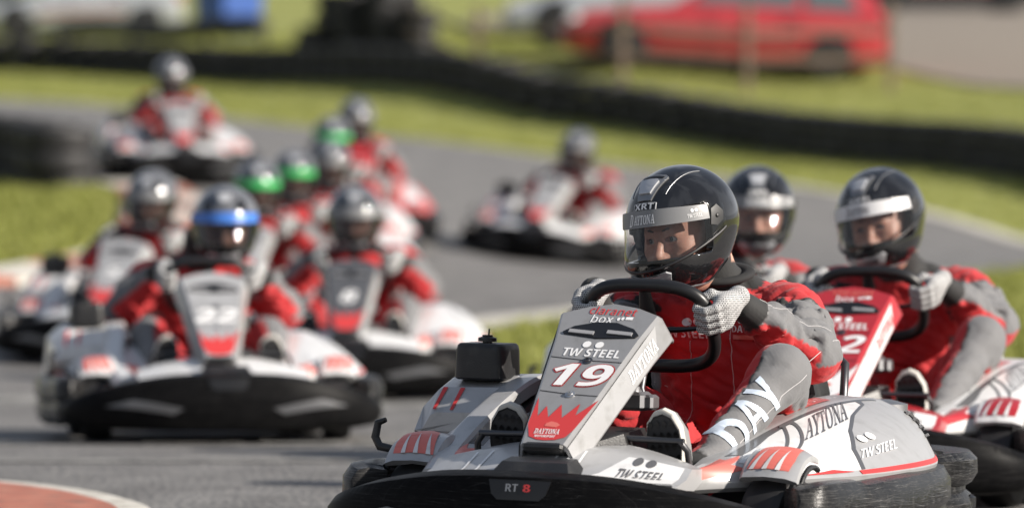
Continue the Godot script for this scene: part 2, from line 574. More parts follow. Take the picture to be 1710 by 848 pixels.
var isl_a: PackedVector2Array
var isl_b: PackedVector2Array
var edge: PackedVector2Array
var park: PackedVector2Array
func ground() -> void:
	var xs := []
	var x := -90.0
	while x <= 90.0:
		xs.append(x)
		x += 0.8 if absf(x) < 14.0 else (2.0 if absf(x) < 30.0 else 10.0)
	var ds := []
	var d := -30.0
	while d <= 420.0:
		ds.append(d)
		d += 10.0 if d < 0.0 else (1.0 if d < 125.0 else (4.0 if d < 160.0 else 20.0))
	tag(part("grass_ground", land(xs, ds, -0.03), M.grass_ground, self), "", "", "", "structure")
	# the track: everything on this side of its far edge
	edge = curve2([Vector2(-60, 96), Vector2(-30, 92), Vector2(-14, 88), Vector2(-7.44, 82.2), Vector2(-4.42, 74.3), Vector2(-1.47, 68.4), Vector2(1.3, 63.2), Vector2(3.41, 59.3), Vector2(4.6, 56.6), Vector2(5.4, 52), Vector2(5.6, 46), Vector2(5.2, 40), Vector2(5.6, 33), Vector2(8, 26), Vector2(12, 18), Vector2(16, 6)], 0.8)
	var tr := edge.duplicate()
	tr.append_array(PackedVector2Array([Vector2(16, -10), Vector2(-60, -10)]))
	tag(part("track", patch(tr, 0.0, 1.0, 1.0), M.asphalt, self), "", "", "", "structure")
	tag(part("edge_line", patch(ribbon(edge, -0.06, 0.22), 0.012, 1.0, 1.0), M.kerb_white, self), "", "", "", "structure")
	# grass inside the bends
	isl_a = curve2([Vector2(12, 30), Vector2(7, 27), Vector2(4.5, 24.8), Vector2(2.3, 23.9), Vector2(1.42, 24.7), Vector2(.66, 25.5), Vector2(.13, 26.5), Vector2(-.10, 27.4), Vector2(-.19, 28.4), Vector2(-.22, 29.5), Vector2(-.17, 30.8), Vector2(-.02, 31.5), Vector2(.3, 32.3), Vector2(.88, 33.7), Vector2(1.67, 35.5), Vector2(2.56, 37.5), Vector2(3.3, 39.2), Vector2(3.9, 40.6), Vector2(4.3, 41), Vector2(4.7, 40), Vector2(4.75, 36), Vector2(5.4, 32.4), Vector2(12, 31)], 0.25)
	tag(part("grass_verge", patch(isl_a, 0.03, 0.5, 0.5, 0.06), M.grass_ground, self), "", "", "", "structure")
	isl_b = curve2([Vector2(-30, 60), Vector2(-14, 50), Vector2(-5.2, 46), Vector2(-3.9, 44.9), Vector2(-3.35, 44.2), Vector2(-3.0, 42.8), Vector2(-2.9, 41.2), Vector2(-2.8, 39.4), Vector2(-2.8, 37.5), Vector2(-2.95, 35.6), Vector2(-3.5, 34.0), Vector2(-6, 32.6), Vector2(-14, 31), Vector2(-30, 30)], 0.25)
	tag(part("grass_verge", patch(isl_b, 0.03, 0.5, 0.5, 0.06), M.grass_ground, self), "", "", "", "structure")
	# painted kerbs: each block is a piece
	var k1 := curve2([Vector2(-5.2, 46.2), Vector2(-3.9, 45.1), Vector2(-3.32, 44.4), Vector2(-2.95, 42.9), Vector2(-2.82, 41.2), Vector2(-2.72, 39.4), Vector2(-2.70, 37.4), Vector2(-2.88, 35.4), Vector2(-3.5, 33.75), Vector2(-6, 32.35), Vector2(-9, 31.6)], 0.1)
	kerb("kerb", k1, 0.0, 0.55, 1.7, 0.05, 1)
	var k2 := curve2([Vector2(3.4, 39.6), Vector2(2.56, 37.7), Vector2(1.67, 35.7), Vector2(.84, 33.85), Vector2(.22, 32.4), Vector2(-.1, 31.6), Vector2(-.24, 30.8), Vector2(-.3, 29.5), Vector2(-.27, 28.4), Vector2(-.17, 27.3), Vector2(.08, 26.35), Vector2(.62, 25.35), Vector2(1.4, 24.5)], 0.1)
	kerb("kerb", k2, 0.0, -0.5, 90.0, 0.045, 1)
	var k3 := curve2([Vector2(-3.2, 18.4), Vector2(-2.2, 17.95), Vector2(-1.62, 17.55), Vector2(-1.33, 17.05), Vector2(-1.16, 16.55), Vector2(-1.02, 15.9), Vector2(-.98, 15.1), Vector2(-1.05, 14.2), Vector2(-1.4, 13.0)], 0.1)
	tag(part("kerb", patch(ribbon(k3, 0.0, -0.09), 0.012, 0.4, 0.4, 0.06), M.kerb_white, self), "", "", "", "structure")
	tag(part("kerb", patch(ribbon(k3, -0.095, -1.0), 0.016, 0.4, 0.4, 0.06), M.kerb_red, self), "", "", "", "structure")
	# worn lines across the track
	for q in [[-2.9, -1.55, 20.62, .17], [-1.35, -.98, 20.5, .12], [-.92, -.62, 20.45, .12], [-.56, .9, 20.4, .12], [-3.4, -2.1, 24.95, .2], [-.64, 0.6, 24.6, .2], [-3.5, 1.0, 19.0, .06]]:
		tag(part("painted_line", patch(PackedVector2Array([Vector2(q[0], q[2]), Vector2(q[1], q[2]), Vector2(q[1], q[2] + q[3] * 3.0), Vector2(q[0], q[2] + q[3] * 3.0)]), 0.004, 0.6, 0.6), M.worn_line, self), "", "", "", "structure")
	park = curve2([Vector2(5.5, 83), Vector2(6.3, 80.8), Vector2(7.4, 79.6), Vector2(12, 78), Vector2(30, 76), Vector2(60, 90), Vector2(60, 150), Vector2(14, 170), Vector2(4, 150), Vector2(-1, 118), Vector2(4.5, 100), Vector2(5.2, 88), Vector2(5.5, 83)], 1.0)
	tag(part("car_park", patch(park, 0.01, 1.0, 1.0), M.gravel, self), "", "", "", "structure")
func kerb(nm: String, path: PackedVector2Array, w0: float, w1: float, seg: float, lift: float, first: int) -> void:
	var i := 0
	var n := first
	while i < path.size() - 1:
		var j := mini(i + int(seg / 0.1), path.size() - 1)
		if j - i < 2: break
		var o := part(nm, patch(ribbon(path.slice(i, j + 1), w0, w1), lift, 0.35, 0.35, 0.07), M.kerb_red if (n % 2 == 0 and seg < 50.0) else M.kerb_white, self)
		tag(o, "", "", "", "structure")
		i = j
		n += 1

func grass() -> void:
	var r := RandomNumberGenerator.new(); r.seed = 77
	var b := MB.new()
	for k in 5:
		var a := TAU * k / 5.0 + 0.3 * k
		var o := Vector3(cos(a), 0, sin(a)) * 0.02
		var s := Vector3(-sin(a), 0, cos(a)) * 0.006
		var l := Vector3(cos(a) * 0.02, 0.045 + 0.014 * (k % 3), sin(a) * 0.02)
		b.quad(o - s, o + s, o + l * 0.6 + s * 0.7, o + l * 0.6 - s * 0.7)
		b.tri(o + l * 0.6 - s * 0.7, o + l * 0.6 + s * 0.7, o + l * 1.1 + Vector3(cos(a), -0.1, sin(a)) * 0.012)
	var tuft := b.mesh(60)
	var spots: Array[Transform3D] = []
	var zone := func(n: int, lo: Vector2, hi: Vector2, ok: Callable, lift: float):
		for i in n:
			var p := Vector2(r.randf_range(lo.x, hi.x), r.randf_range(lo.y, hi.y))
			if ok.call(p):
				var s := r.randf_range(0.7, 1.5)
				spots.append(Transform3D(Basis(Vector3.UP, r.randf() * TAU).scaled(Vector3(s, s * r.randf_range(0.55, 1.0), s)), on(p.x, p.y, lift)))
	zone.call(26000, Vector2(-.3, 23.8), Vector2(5.2, 41.3), func(p): return Geometry2D.is_point_in_polygon(p, isl_a), 0.028)
	zone.call(16000, Vector2(-6, 31.5), Vector2(-2.6, 47), func(p): return Geometry2D.is_point_in_polygon(p, isl_b), 0.028)
	var poly := edge.duplicate()
	poly.append_array(PackedVector2Array([Vector2(16, -10), Vector2(-60, -10)]))
	zone.call(60000, Vector2(-11, 50), Vector2(9, 112), func(p): return not Geometry2D.is_point_in_polygon(p, poly) and absf(p.x) < p.y * 0.105 and not Geometry2D.is_point_in_polygon(p, park), -0.038)
	var mm := MultiMesh.new()
	mm.transform_format = MultiMesh.TRANSFORM_3D
	mm.use_colors = true
	mm.mesh = tuft
	mm.instance_count = spots.size()
	for i in spots.size():
		mm.set_instance_transform(i, spots[i])
		var q := r.randf()
		mm.set_instance_color(i, Color(lerpf(.20, .32, q), lerpf(.225, .325, q), lerpf(.045, .10, q * q)))
	var o := MultiMeshInstance3D.new()
	o.name = "grass"
	o.multimesh = mm
	o.material_override = M.grass_blade
	add_child(o)
	tag(o, "short mown yellow-green grass on the verges beside the track", "grass", "", "stuff")

# ---------------------------------------------------------------- far things
var meshes := {}
func tyre_mesh() -> ArrayMesh:
	if not meshes.has("tyre"):
		var p := PackedVector2Array()
		for q in [[.17, -.07], [.20, -.088], [.26, -.092], [.295, -.075], [.305, -.03], [.305, .03], [.295, .075], [.26, .092], [.20, .088], [.17, .07]]: p.append(Vector2(q[0], q[1]))
		p.append(p[0])
		var b := MB.new()
		var rings := []
		for q in p:
			var ring := PackedVector3Array()
			for j in 20: ring.append(Vector3(cos(TAU * j / 20) * q.x, q.y, sin(TAU * j / 20) * q.x))
			rings.append(ring)
		b.loft(rings, true, false)
		meshes.tyre = b.mesh(50)
	return meshes.tyre
func tyre_wall(nm: String, label: String, path: PackedVector2Array, gap: float, high: int, cat: String, grp := "") -> void:
	var r := RandomNumberGenerator.new(); r.seed = 5 + high + path.size()
	var t := thing(nm, label, cat, Transform3D(Basis(), on(path[0].x, path[0].y)), grp)
	var run := 0.0
	for i in path.size():
		if i > 0: run += path[i].distance_to(path[i - 1])
		if i == 0 or run >= gap:
			run = 0.0
			for k in high:
				var p := on(path[i].x + r.randf_range(-.035, .035), path[i].y + r.randf_range(-.07, .07), 0.09 - 0.03 + k * 0.183)
				part("tyre", tyre_mesh(), M.tyre_rubber, t, Transform3D(Basis(Vector3.UP, r.randf() * 6.0) * Basis(Vector3.RIGHT, r.randf_range(-.03, .03)), p - t.position))
func wheel_mesh(key: String, rad: float, w: float, rim: float) -> Array:
	if not meshes.has(key):
		var p := PackedVector2Array()
		for q in [[rim, -.46], [rim + (rad - rim) * .5, -.5], [rad * .95, -.44], [rad, -.3], [rad, .3], [rad * .95, .44], [rim + (rad - rim) * .5, .5], [rim, .46]]: p.append(Vector2(q[0], q[1] * w))
		var b := MB.new().lathe(p, Vector3.ZERO, Vector3.RIGHT, 28)
		var c := MB.new()
		var pr := PackedVector2Array([Vector2(rim * 1.0, -.40 * w), Vector2(rim * 1.0, .40 * w), Vector2(rim * .88, .44 * w), Vector2(rim * .82, .25 * w), Vector2(rim * .3, .22 * w), Vector2(rim * .22, .36 * w), Vector2(0.001, .36 * w)])
		c.lathe(pr, Vector3.ZERO, Vector3.RIGHT, 20)
		for k in 5:
			var a := TAU * k / 5
			c.box(Vector3(.32 * w, cos(a) * rim * .55, sin(a) * rim * .55), Vector3(.1 * w, rim * .62, rim * .2), 0.004, Basis(Vector3.RIGHT, a))
		meshes[key] = [b.mesh(40), c.mesh(40)]
	return meshes[key]
func car(nm: String, label: String, paint: String, x: float, d: float, turn: float, len_: float, group := "", wagon := true) -> void:
	# a car seen from its flank; +x is its tail
	var y0 := hgt(x, -d)
	var slope := atan2(hgt(x + len_ * .3, -d) - hgt(x - len_ * .3, -d), len_ * .6)
	var t := thing(nm, label, "car", Transform3D(Basis(Vector3(0, 0, 1), slope) * Basis(Vector3.UP, turn), Vector3(x, y0 - 0.05, -d)), group)
	var L := len_ * 0.5
	var hw := 0.86
	# stations along the car: x, belt half width, bottom, belt height
	var body := MB.new()
	var rings := []
	for q in [[-1.0, .55, .30, .60], [-.97, .74, .24, .66], [-.86, .83, .20, .74], [-.55, .86, .19, .86], [-.30, .87, .19, .93], [.0, .87, .19, .95], [.45, .87, .19, .97], [.80, .85, .21, .99], [.96, .78, .26, .97], [1.0, .62, .36, .80]]:
		var w: float = q[1]
		var lo: float = q[2]
		var hi: float = q[3]
		var r := PackedVector3Array()
		for s in [[-.9, lo], [-1.0, lo + .14], [-1.02, lo + (hi - lo) * .6], [-.97, hi - .06], [-.86, hi], [.86, hi], [.97, hi - .06], [1.02, lo + (hi - lo) * .6], [1.0, lo + .14], [.9, lo]]:
			r.append(Vector3(q[0] * L, s[1], s[0] * w))
		rings.append(r)
	body.loft(rings)
	part("body", body.mesh(30), M[paint], t)
	var cab := MB.new()
	rings = []
	var tail := .93 if wagon else .62
	for q in [[-.34, .94, .80], [-.10, 1.32, .66], [.05, 1.42, .62], [.35, 1.44, .62], [tail - .28, 1.41, .62], [tail - .05, 1.26, .64], [tail, .98, .74]]:
		var r := PackedVector3Array()
		for s in [[-1.0, .90], [-.98, .92 + (q[1] - .92) * .5], [-.93, q[1] - .04], [-.80, q[1]], [.80, q[1]], [.93, q[1] - .04], [.98, .92 + (q[1] - .92) * .5], [1.0, .90]]:
			var ww: float = lerpf(.84, q[2], clampf((s[1] - .9) / .5, 0, 1))
			r.append(Vector3(q[0] * L, s[1], s[0] * ww))
		rings.append(r)
	cab.loft(rings)
	part("cabin", cab.mesh(30), M[paint], t)
	for sd in [-1.0, 1.0]:
		for q in [[-.22, -.06, .13, .10], [.13, .13, .42, .42], [.47, .47, tail - .12, tail - .24]]:
			var g := MB.new()
			var f := func(u: float, y: float, o: float) -> Vector3:
				return Vector3(u * L, y, sd * (lerpf(.84, .62, clampf((y - .9) / .5, 0, 1)) * (1.0 if y < 1.1 else .985) + o))
			for o in [.022]:
				g.quad(f.call(q[0], .99, o), f.call(q[2], .99, o), f.call(q[3], 1.33, o), f.call(q[1], 1.33, o))
				g.quad(f.call(q[0], .99, -.03), f.call(q[2], .99, -.03), f.call(q[3], 1.33, -.03), f.call(q[1], 1.33, -.03))
				g.quad(f.call(q[0], .99, o), f.call(q[2], .99, o), f.call(q[2], .99, -.03), f.call(q[0], .99, -.03))
				g.quad(f.call(q[1], 1.33, o), f.call(q[3], 1.33, o), f.call(q[3], 1.33, -.03), f.call(q[1], 1.33, -.03))
			part("window", g.mesh(20), M.car_glass, t)
		part("side_moulding", MB.new().box(Vector3(0.02, .50, sd * .90), Vector3(L * .86, .07, .03), .01).mesh(), M.car_trim, t)
		part("sill", MB.new().box(Vector3(0.0, .215, sd * .845), Vector3(L * 1.1, .09, .04), .012).mesh(), M.car_dark, t)
		for xx in [-.10, .43]:
			part("door_gap", MB.new().box(Vector3(xx * L, .62, sd * .893), Vector3(.012, .62, .012)).mesh(), M.car_dark, t)
		part("door_handle", MB.new().box(Vector3(.36 * L, .80, sd * .885), Vector3(.16, .03, .03), .008).mesh(), M.car_dark, t)
		for xx in [-.62, .62]:
			var wm := wheel_mesh("car_wheel", .315, .20, .21)
			var b := Basis(Vector3.UP, PI * 0.5 if sd < 0 else -PI * 0.5)
			var w := Node3D.new()
			w.name = "wheel"
			w.transform = Transform3D(b, Vector3(xx * L, .315, sd * .815))
			t.add_child(w, true)
			part("wheel_arch", MB.new().lathe(PackedVector2Array([Vector2(.001, -.02), Vector2(.36, -.02), Vector2(.36, .035), Vector2(.001, .035)]), Vector3(xx * L, .36, sd * .835), Vector3(0, 0, 1), 24).mesh(40), M.slot_black, t)
			part("tyre", wm[0], M.tyre_rubber, w, Transform3D(Basis(), Vector3(.04 if false else 0.0, 0, 0)))
			part("rim", wm[1], M.car_rim, w)
		part("headlight", MB.new().box(Vector3(-.93 * L, .66, sd * .62), Vector3(.2, .13, .3), .03).mesh(), M.lamp_clear, t)
		part("tail_light", MB.new().box(Vector3(.965 * L, .80, sd * .70), Vector3(.12, .24, .16), .03).mesh(), M.lamp_red, t)
	part("bumper", MB.new().box(Vector3(-.985 * L, .36, 0), Vector3(.12, .16, 1.2), .04).mesh(), M[paint], t)
	part("bumper", MB.new().box(Vector3(.985 * L, .38, 0), Vector3(.12, .16, 1.3), .04).mesh(), M[paint], t)

func background() -> void:
	tyre_wall("tyre_barrier", "long low black tyre wall running along the grass below the parked red car", curve2([Vector2(-12.5, 96.0), Vector2(-8.55, 94.55), Vector2(-6.46, 93.0), Vector2(-3.82, 89.0), Vector2(-1.38, 83.0), Vector2(.37, 78.9), Vector2(1.98, 76.2), Vector2(3.48, 73.2), Vector2(4.65, 68.4), Vector2(5.79, 64.0), Vector2(7.2, 58)], 0.1), 0.63, 3, "tyre barrier")
	tyre_wall("tyre_barrier", "short black tyre wall on the grass inside the bend by the red kerb", curve2([Vector2(-6.6, 49.5), Vector2(-4.7, 46.6), Vector2(-4.05, 45.3), Vector2(-3.60, 44.1), Vector2(-3.42, 43.3)], 0.1), 0.62, 3, "tyre barrier")
	car("parked_car", "red estate car parked on the bank behind the wooden fence", "car_red", 3.05, 82.0, 0.0, 4.75)
	car("parked_car", "silver car parked with its nose behind the red estate car", "car_silver", 2.05, 89.0, 0.0, 4.3, "", false)
	car("parked_car", "dark car parked at the far side of the gravel car park", "car_dark", 9.6, 125.0, 0.05, 4.3, "dark cars on the gravel car park", false)
	car("parked_car", "dark car at the far end of the gravel car park beyond its dark neighbour", "car_dark", 15.0, 126.0, -0.04, 4.3, "dark cars on the gravel car park", false)
	# wooden post and rail fence in front of the cars
	var f := thing("rail_fence", "weathered wooden post and rail fence in front of the red estate car", "fence", Transform3D(Basis(), on(-.5, 80.6)))
	var posts := [Vector2(-2.3, 101.0), Vector2(-.48, 80.9), Vector2(1.56, 80.0), Vector2(3.32, 79.8), Vector2(5.36, 80.0)]
	var tops := []
	for i in posts.size():
		var p: Vector3 = on(posts[i].x, posts[i].y) - f.position
		part("post", MB.new().box(p + Vector3(0, .55, 0), Vector3(.10, 1.4, .10), .015).mesh(), M.wood, f)
		tops.append(p)
	for i in posts.size() - 1:
		for y in [.42, .82]:
			var a: Vector3 = tops[i] + Vector3(0, y, 0)
			var b: Vector3 = tops[i + 1] + Vector3(0, y, 0)
			var z := (b - a)
			part("rail", MB.new().box((a + b) * .5, Vector3(.035, .09, z.length() - .08), .008, Basis.looking_at(-z.normalized())).mesh(), M.wood, f)
	# far-left clutter on the grass bank
	var bn := thing("waste_bin", "tall blue plastic wheeled bin standing beyond the tyre wall", "bin", Transform3D(Basis(Vector3.UP, 0.5), on(-5.55, 110.5)))
	var rings := []
	for q in [[0.0, .46], [.06, .50], [1.0, .56], [1.05, .60], [1.10, .60], [1.14, .56]]:
		var r := PackedVector3Array()
		for s in [[1, .7], [.7, 1], [-.7, 1], [-1, .7], [-1, -.7], [-.7, -1], [.7, -1], [1, -.7]]: r.append(Vector3(s[0] * q[1], q[0] + .04, s[1] * q[1] * 1.1))
		rings.append(r)
	part("body", MB.new().loft(rings).mesh(30), M.bin_blue, bn)
	part("lid", MB.new().box(Vector3(0, 1.21, 0), Vector3(1.22, .09, 1.32), .03).mesh(), M.bin_blue, bn)
	for s in [-.48, .48]:
		var wm := wheel_mesh("bin_wheel", .1, .05, .05)
		part("wheel", wm[0], M.tyre_rubber, bn, Transform3D(Basis(), Vector3(s, .1, -.38)))
	var pl := thing("low_rail", "long black low rail on the bank in front of the blue bin", "rail", Transform3D(Basis(), on(-8.6, 107.5)))
	var path := PackedVector3Array()
	for i in 12:
		var k := i / 11.0
		path.append(on(lerpf(-8.6, -4.6, k), lerpf(107.5, 104.5, k), .32 + .05 * sin(k * 9.0)) - pl.position)
	part("beam", MB.new().tube(path, .17, 8).mesh(60), M.pipe_black, pl)
	for i in [0, 4, 8, 11]:
		part("post", MB.new().box(path[i] + Vector3(0, -.25, -.02), Vector3(.1, .5, .1), .01).mesh(), M.pipe_black, pl)
	car("parked_car", "pale grey car parked on the grass bank beside the blue bin", "car_silver", -8.9, 117.0, 0.05, 4.2, "", false)
	# loose tyres heaped on the bank
	var r := RandomNumberGenerator.new(); r.seed = 9
	var hp := thing("tyre_heap", "heap of black tyres on the bank between the blue bin and the silver car", "tyres", Transform3D(Basis(), on(-2.4, 95.5)))
	for q in [[-3.35, 95.9, 3], [-2.75, 95.6, 6], [-2.15, 95.3, 6], [-1.55, 95.0, 4], [-3.05, 96.4, 6], [-2.45, 96.1, 7], [-1.85, 95.8, 6]]:
		for k in q[2]:
			part("tyre", tyre_mesh(), M.tyre_rubber, hp, Transform3D(Basis(Vector3.RIGHT, r.randf_range(-.06, .06)).rotated(Vector3.UP, r.randf() * 6.0), on(q[0] + r.randf_range(-.05, .05), q[1], .06 + k * .185) - hp.position))
	var sh := thing("dark_hedge", "dark green clipped bush on the grass bank by the pale grey car", "bush", Transform3D(Basis(), on(-10.9, 121.0)))
	var bs := MB.new()
	for i in 1400:
		var a := r.randf() * TAU
		var e := r.randf_range(-.2, 1.0) * PI * .5
		var q := pow(r.randf(), .4)
		var p := Vector3(cos(a) * cos(e) * 1.3, maxf(.02, sin(e) * 1.4), sin(a) * cos(e) * .9) * q
		var s := Vector3(r.randfn(), r.randfn(), r.randfn()).normalized() * .09
		var w := s.cross(Vector3(r.randfn(), r.randfn(), r.randfn())).normalized() * .05
		bs.tri(p - s, p + w, p + s); bs.tri(p - s, p + s, p - w)
	part("crown", bs.mesh(10), mat("bush_leaf", lin(.03, .045, .015), .7), sh)
	part("trunk", MB.new().tube(PackedVector3Array([Vector3(0, -.1, 0), Vector3(.05, .5, 0), Vector3(0, 1.0, .05)]), [.06, .05, .02], 8).mesh(60), M.wood, sh)

# ---------------------------------------------------------------- flat print on surfaces
# map: func(u, v, off) -> Vector3
func decal(b: MB, tris: PackedVector2Array, map: Callable, off: float, maxe: float, th := 0.0) -> void:
	var todo := tris.duplicate()
	var out := PackedVector2Array()
	while todo.size() > 0:
		var c := todo[todo.size() - 1]; var d := todo[todo.size() - 2]; var a := todo[todo.size() - 3]
		todo.resize(todo.size() - 3)
		var l0 := a.distance_to(d); var l1 := d.distance_to(c); var l2 := c.distance_to(a)
		if maxf(l0, maxf(l1, l2)) <= maxe:
			out.append(a); out.append(d); out.append(c)
		elif l0 >= l1 and l0 >= l2:
			var m := (a + d) * .5
			todo.append_array(PackedVector2Array([a, m, c, m, d, c]))
		elif l1 >= l2:
			var m := (d + c) * .5
			todo.append_array(PackedVector2Array([a, d, m, a, m, c]))
		else:
			var m := (c + a) * .5
			todo.append_array(PackedVector2Array([a, d, m, m, d, c]))
	for i in range(0, out.size(), 3):
		var p: Vector3 = map.call(out[i].x, out[i].y, off + th)
		var q: Vector3 = map.call(out[i + 1].x, out[i + 1].y, off + th)
		var r: Vector3 = map.call(out[i + 2].x, out[i + 2].y, off + th)
		var n: Vector3 = map.call(out[i].x, out[i].y, off + th + .002) - p
		if (r - p).cross(q - p).dot(n) < 0.0: b.tri(p, r, q)
		else: b.tri(p, q, r)
func poly_tris(pts: Array) -> PackedVector2Array:
	var p := PackedVector2Array()
	for q in pts: p.append(Vector2(q[0], q[1]))
	var ix := Geometry2D.triangulate_polygon(p)
	var o := PackedVector2Array()
	for i in ix: o.append(p[i])
	return o
func edge_walls(b: MB, pts: Array, map: Callable, o0: float, o1: float, step := .01) -> void:
	var f := b.v.size()
	for i in pts.size():
		var p := Vector2(pts[i][0], pts[i][1])
		var q := Vector2(pts[(i + 1) % pts.size()][0], pts[(i + 1) % pts.size()][1])
		var n := maxi(1, int(p.distance_to(q) / step))
		for k in n:
			var s := p.lerp(q, float(k) / n)
			var e := p.lerp(q, float(k + 1) / n)
			b.quad(map.call(s.x, s.y, o0), map.call(e.x, e.y, o0), map.call(e.x, e.y, o1), map.call(s.x, s.y, o1))
func plate(pts: Array, map: Callable, off: float, th: float, maxe := .02) -> ArrayMesh:
	var b := MB.new()
	decal(b, poly_tris(pts), map, off, maxe, th)
	edge_walls(b, pts, map, off - .002, off + th, maxe)
	return b.mesh(30)
func disc_tris(cx: float, cy: float, rx: float, ry: float, n := 16) -> PackedVector2Array:
	var o := PackedVector2Array()
	for i in n:
		var a := TAU * i / n; var c := TAU * (i + 1) / n
		o.append(Vector2(cx, cy)); o.append(Vector2(cx + cos(a) * rx, cy + sin(a) * ry)); o.append(Vector2(cx + cos(c) * rx, cy + sin(c) * ry))
	return o
var fonts := {}
var texts := {}
func text_tris(s: String, font: String, bold := true) -> PackedVector2Array:
	var key := s + font + str(bold)
	if texts.has(key): return texts[key]
	var fk := font + str(bold)
	if not fonts.has(fk):
		var f := SystemFont.new()
		f.font_names = PackedStringArray([font])
		f.font_weight = 700 if bold else 400
		fonts[fk] = f
	var t := TextMesh.new()
	t.font = fonts[fk]
	t.text = s
	t.font_size = 48
	t.pixel_size = 0.01
	t.curve_step = 1.0
	t.depth = 0.1
	var arr := t.get_mesh_arrays()
	var v: PackedVector3Array = arr[Mesh.ARRAY_VERTEX]
	var ix: PackedInt32Array = arr[Mesh.ARRAY_INDEX] if arr[Mesh.ARRAY_INDEX] != null else PackedInt32Array(range(v.size()))
	var lo := Vector2(1e9, 1e9); var hi := -lo
	var zm := -1e9
	for p in v: zm = maxf(zm, p.z)
	var o := PackedVector2Array()
	for i in range(0, ix.size(), 3):
		if v[ix[i]].z > zm - .001 and v[ix[i + 1]].z > zm - .001 and v[ix[i + 2]].z > zm - .001:
			for k in 3:
				var q := Vector2(v[ix[i + k]].x, v[ix[i + k]].y)
				lo = lo.min(q); hi = hi.max(q)
				o.append(q)
	for i in o.size(): o[i] = (o[i] - lo) / (hi - lo) - Vector2(.5, .5)
	texts[key] = o
	return o
func placed(t: PackedVector2Array, cx: float, cy: float, w: float, h: float, shear := 0.0, turn := 0.0, rise := 0.0) -> PackedVector2Array:
	var o := PackedVector2Array(); o.resize(t.size())
	for i in t.size():
		var q := Vector2(t[i].x * w + t[i].y * h * shear, t[i].y * h)
		q = q.rotated(turn)
		q.y += t[i].x * w * rise
		o[i] = Vector2(cx, cy) + q
	return o
func ink(nm: String, tris: PackedVector2Array, map: Callable, off: float, mt: Material, parent: Node, maxe := .03) -> void:
	if parent == null: return
	var b := MB.new()
	decal(b, tris, map, off, maxe)
	part(nm, b.mesh(80), mt, parent)

# ---------------------------------------------------------------- the kart
const NB := Vector3(-.018, .310, .812)
const NT := Vector3(-.012, .634, .368)
func nose_w(v: float) -> float:
	return lerpf(.050, .120, clampf(v / .54, -.1, 1.05))
func nose_map(u: float, v: float, off: float) -> Vector3:
	var e := (NT - NB).normalized()
	return NB + e * v + Vector3(u, 0, 0) + Vector3(0, -e.z, e.y) * off
func nose_mesh() -> ArrayMesh:
	var L := NB.distance_to(NT)
	var rings := []
	for q in [[.050, -.052, .86], [.004, -.014, .95], [.006, .0, 1.0], [.12, .0, 1.0], [.25, .0, 1.0], [.4, .0, 1.0], [L - .012, .0, 1.0], [L, -.010, .97], [L + .006, -.05, .92]]:
		var w: float = nose_w(q[0]) * q[2]
		var r := PackedVector3Array()
		for s in [[-1.0, -.075, .021], [-1.0, -.070, .023], [-1.0, -.006, .006], [-1.0, .0, -.001], [-.5, .0, 0], [0, .0, 0], [.5, .0, 0], [1.0, .0, .001], [1.0, -.006, -.006], [1.0, -.070, -.023], [1.0, -.075, -.021]]:
			var v: float = q[0]
			if v > L - .05: v -= .040 * pow(absf(s[0]), 1.6)
			r.append(nose_map(s[0] * w - s[2], v, q[1] + s[1] * (1.0 if q[1] > -.03 else .6)))
		rings.append(r)
	return MB.new().loft(rings).mesh(22)

# outline of a side pod, x outwards: z, inner x, top y, deck x, deck y, outer x, outer y
const POD := [[.66, .25, .246, .268, .247, .30, .226], [.50, .245, .276, .30, .278, .41, .232], [.25, .25, .335, .335, .338, .552, .240], [.0, .27, .384, .375, .385, .608, .247], [-.2, .29, .402, .405, .399, .606, .252], [-.35, .31, .402, .425, .390, .56, .256], [-.46, .33, .375, .435, .352, .49, .26]]
func pod_at(z: float) -> Array:
	var i := 0
	while i < POD.size() - 2 and z < POD[i + 1][0]: i += 1
	var t: float = (z - POD[i][0]) / (POD[i + 1][0] - POD[i][0])
	var o := [z]
	for k in range(1, 7):
		var p0: float = POD[maxi(i - 1, 0)][k]
		var p3: float = POD[mini(i + 2, POD.size() - 1)][k]
		o.append(cubic_interpolate(POD[i][k], POD[i + 1][k], p0, p3, clampf(t, 0, 1)))
	return o
func pod_raw(z: float, w: float) -> Vector3:
	var q := pod_at(clampf(z, -.46, .66))
	var p := Vector3(q[3], q[4], z).lerp(Vector3(q[5], q[6], z), w)
	var k := .022 * sin(PI * clampf(w, 0, 1))
	return p + Vector3(k * .5, k, 0)
func pod_map(z: float, w: float, off: float) -> Vector3:
	var p := pod_raw(z, w)
	var n := (pod_raw(z, w + .02) - pod_raw(z, w - .02)).cross(pod_raw(z + .01, w) - pod_raw(z - .01, w)).normalized()
	if n.y < 0: n = -n
	return p + n * off
func pod_mesh() -> MB:
	var rings := []
	for i in 45:
		var z := lerpf(.66, -.46, i / 44.0)
		var q := pod_at(z)
		var r := PackedVector3Array()
		r.append(Vector3(q[1], minf(q[6] - .02, q[2] - .03), z))
		r.append(Vector3(q[1], q[2] - .012, z))
		r.append(Vector3(q[1] + .010, q[2], z))
		r.append(Vector3(q[3] - .012, lerpf(q[2], q[4], .9) + .004, z))
		for w in [0.0, .12, .25, .4, .55, .7, .85, 1.0]: r.append(pod_raw(z, w))
		r.append(Vector3(q[5] - .004, q[6] - .012, z))
		r.append(Vector3(q[5] - .02, q[6] - .022, z))
		rings.append(r)
	return MB.new().loft(rings)

